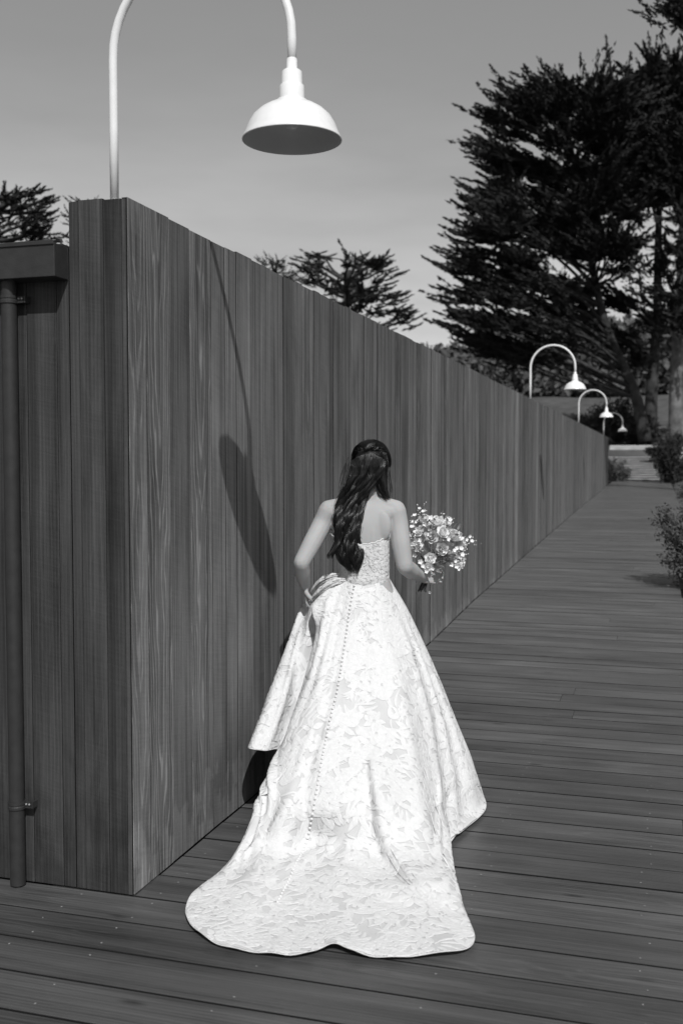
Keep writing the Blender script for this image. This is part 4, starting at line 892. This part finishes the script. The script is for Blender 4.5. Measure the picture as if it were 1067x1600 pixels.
# small five-petalled blossoms
def blossom_mesh(r):
    m = MB()
    for k in range(5):
        a = 2*pi*k/5; o = np.array([cos(a), sin(a), 0]); petal(m, o*r*.1, o+np.array([0, 0, .38]), np.array([0, 0, 1.]), r, r*.42, .2)
    m.ball((0, 0, r*.12), r*.10, 6, 4); return m
b0 = None; spots = []
for k in range(62):
    while True:
        x, y = RB.uniform(640, 740), RB.uniform(800, 898)
        if ((x-684)/46)**2+((y-846)/46)**2 < 1 and not (x < 655 and y > 870): break
    spots.append((x, y, 5.14-RB.uniform(.02, .11)*sqrt(max(0, 1-((x-684)/48)**2-((y-846)/48)**2))))
spots += [(728, 843, 5.1), (733, 838, 5.1), (737, 846, 5.12), (724, 878, 5.08), (716, 889, 5.08), (713, 884, 5.08), (719, 872, 5.1), (655, 795, 5.12), (662, 800, 5.12), (648, 806, 5.1), (645, 815, 5.1), (644, 824, 5.1), (666, 893, 5.04), (660, 884, 5.04), (676, 888, 5.04), (672, 925, 5.10), (712, 863, 5.08), (640, 836, 5.12), (642, 848, 5.12)]
for (x, y, d_) in spots:
    if b0 is None: b0 = o = blossom_mesh(.0135).build('blossom', M_PET, None, True)
    else: o = b0.copy(); COL.objects.link(o)
    o.parent = bq; o.location = Pd(x, y, d_)-ST0; ax = nrm((Pd(x, y, d_)-BQ)*.8/.12*.5-fw*.6+up*.2+RB.normal(size=3)*.25); s = RB.uniform(.55, 1.1); o.scale = (s, s, s)
    o.rotation_euler = Vector(ax).to_track_quat('Z', 'Y').to_euler()
# leaves and sprigs
for k in range(60):
    m = MB(); a = RB.uniform(0, 2*pi); q = sqrt(RB.uniform(.05, 1)); p = Pd(684+40*q*cos(a), 848+40*q*sin(a), 5.12-RB.uniform(-.03, .05)); o = nrm(p-Pd(672, 880, 5.16)+RB.normal(size=3)*.05); petal(m, p, o, nrm(-fw+RB.normal(size=3)*.4), RB.uniform(.02, .045), RB.uniform(.006, .011), .15)
    m.build('leaf', M_GRN, bq, True)
for (x, y) in ((693, 874), (700, 878), (690, 882), (686, 876), (697, 870)):
    m = MB()
    for q in range(6):
        a = q*pi/3+.3; petal(m, Pd(x, y, 5.05), rt*cos(a)+up*sin(a)-fw*.2, -fw, .020, .005, .1)
    m.build('leaf', M_STEM, bq, True)
def sprig(path, nb2):
    m = MB(); pts = cr_spline([Pd(*p) for p in path], 14); m.tube(pts, .0008, 4)
    for k in range(nb2): 
        p = pts[RB.randint(5, 14)]+RB.normal(size=3)*.008; m.ball(p, RB.uniform(.0016, .0036), 6, 4, 1)
    m.build('sprig', [M_GRN, M_PET], bq, True)
for k in range(8):
    a = RB.uniform(-.6, pi+.5); x1, y1 = 684+RB.uniform(36, 52)*cos(a), 848-RB.uniform(34, 50)*sin(a); sprig([(676, 862, 5.10), ((676+x1)/2+RB.uniform(-4, 4), (862+y1)/2, 5.06), (x1, y1, 5.08+RB.uniform(-.03, .05))], 12)
for P, nb2 in (([(662, 830, 5.1), (656, 805, 5.12), (652, 790, 5.12)], 9), ([(668, 825, 5.1), (664, 800, 5.12), (662, 786, 5.12)], 9), ([(690, 830, 5.1), (690, 805, 5.12), (692, 798, 5.12)], 4), ([(708, 850, 5.1), (725, 842, 5.12), (738, 838, 5.12)], 9), ([(708, 856, 5.1), (728, 850, 5.12), (743, 848, 5.12)], 7),
               ([(700, 862, 5.1), (718, 866, 5.12), (732, 866, 5.12)], 6), ([(700, 870, 5.1), (712, 875, 5.1), (720, 886, 5.08)], 12), ([(700, 868, 5.1), (715, 870, 5.1), (724, 880, 5.08)], 12), ([(655, 850, 5.1), (643, 835, 5.12), (640, 826, 5.12)], 8), ([(655, 840, 5.1), (645, 820, 5.12), (641, 812, 5.12)], 8),
               ([(655, 860, 5.08), (650, 845, 5.06), (645, 838, 5.06)], 14), ([(665, 862, 5.05), (655, 850, 5.05), (648, 846, 5.05)], 16)): sprig(P, nb2)
for k in range(26):
    o = RB.normal(size=3)*np.array([.010, .008, .003]); oe = rt*RB.uniform(-.022, .022)+fw*RB.uniform(-.02, .02); e = ST0+oe+up*RB.uniform(-.012, .008)
    m = MB(); m.tube(cr_spline([e, ST0*.35+ST1*.65+o*.6, ST1+o*3], 8), RB.uniform(.0018, .003), 6); m.build('stem', M_STEM, bq, True)
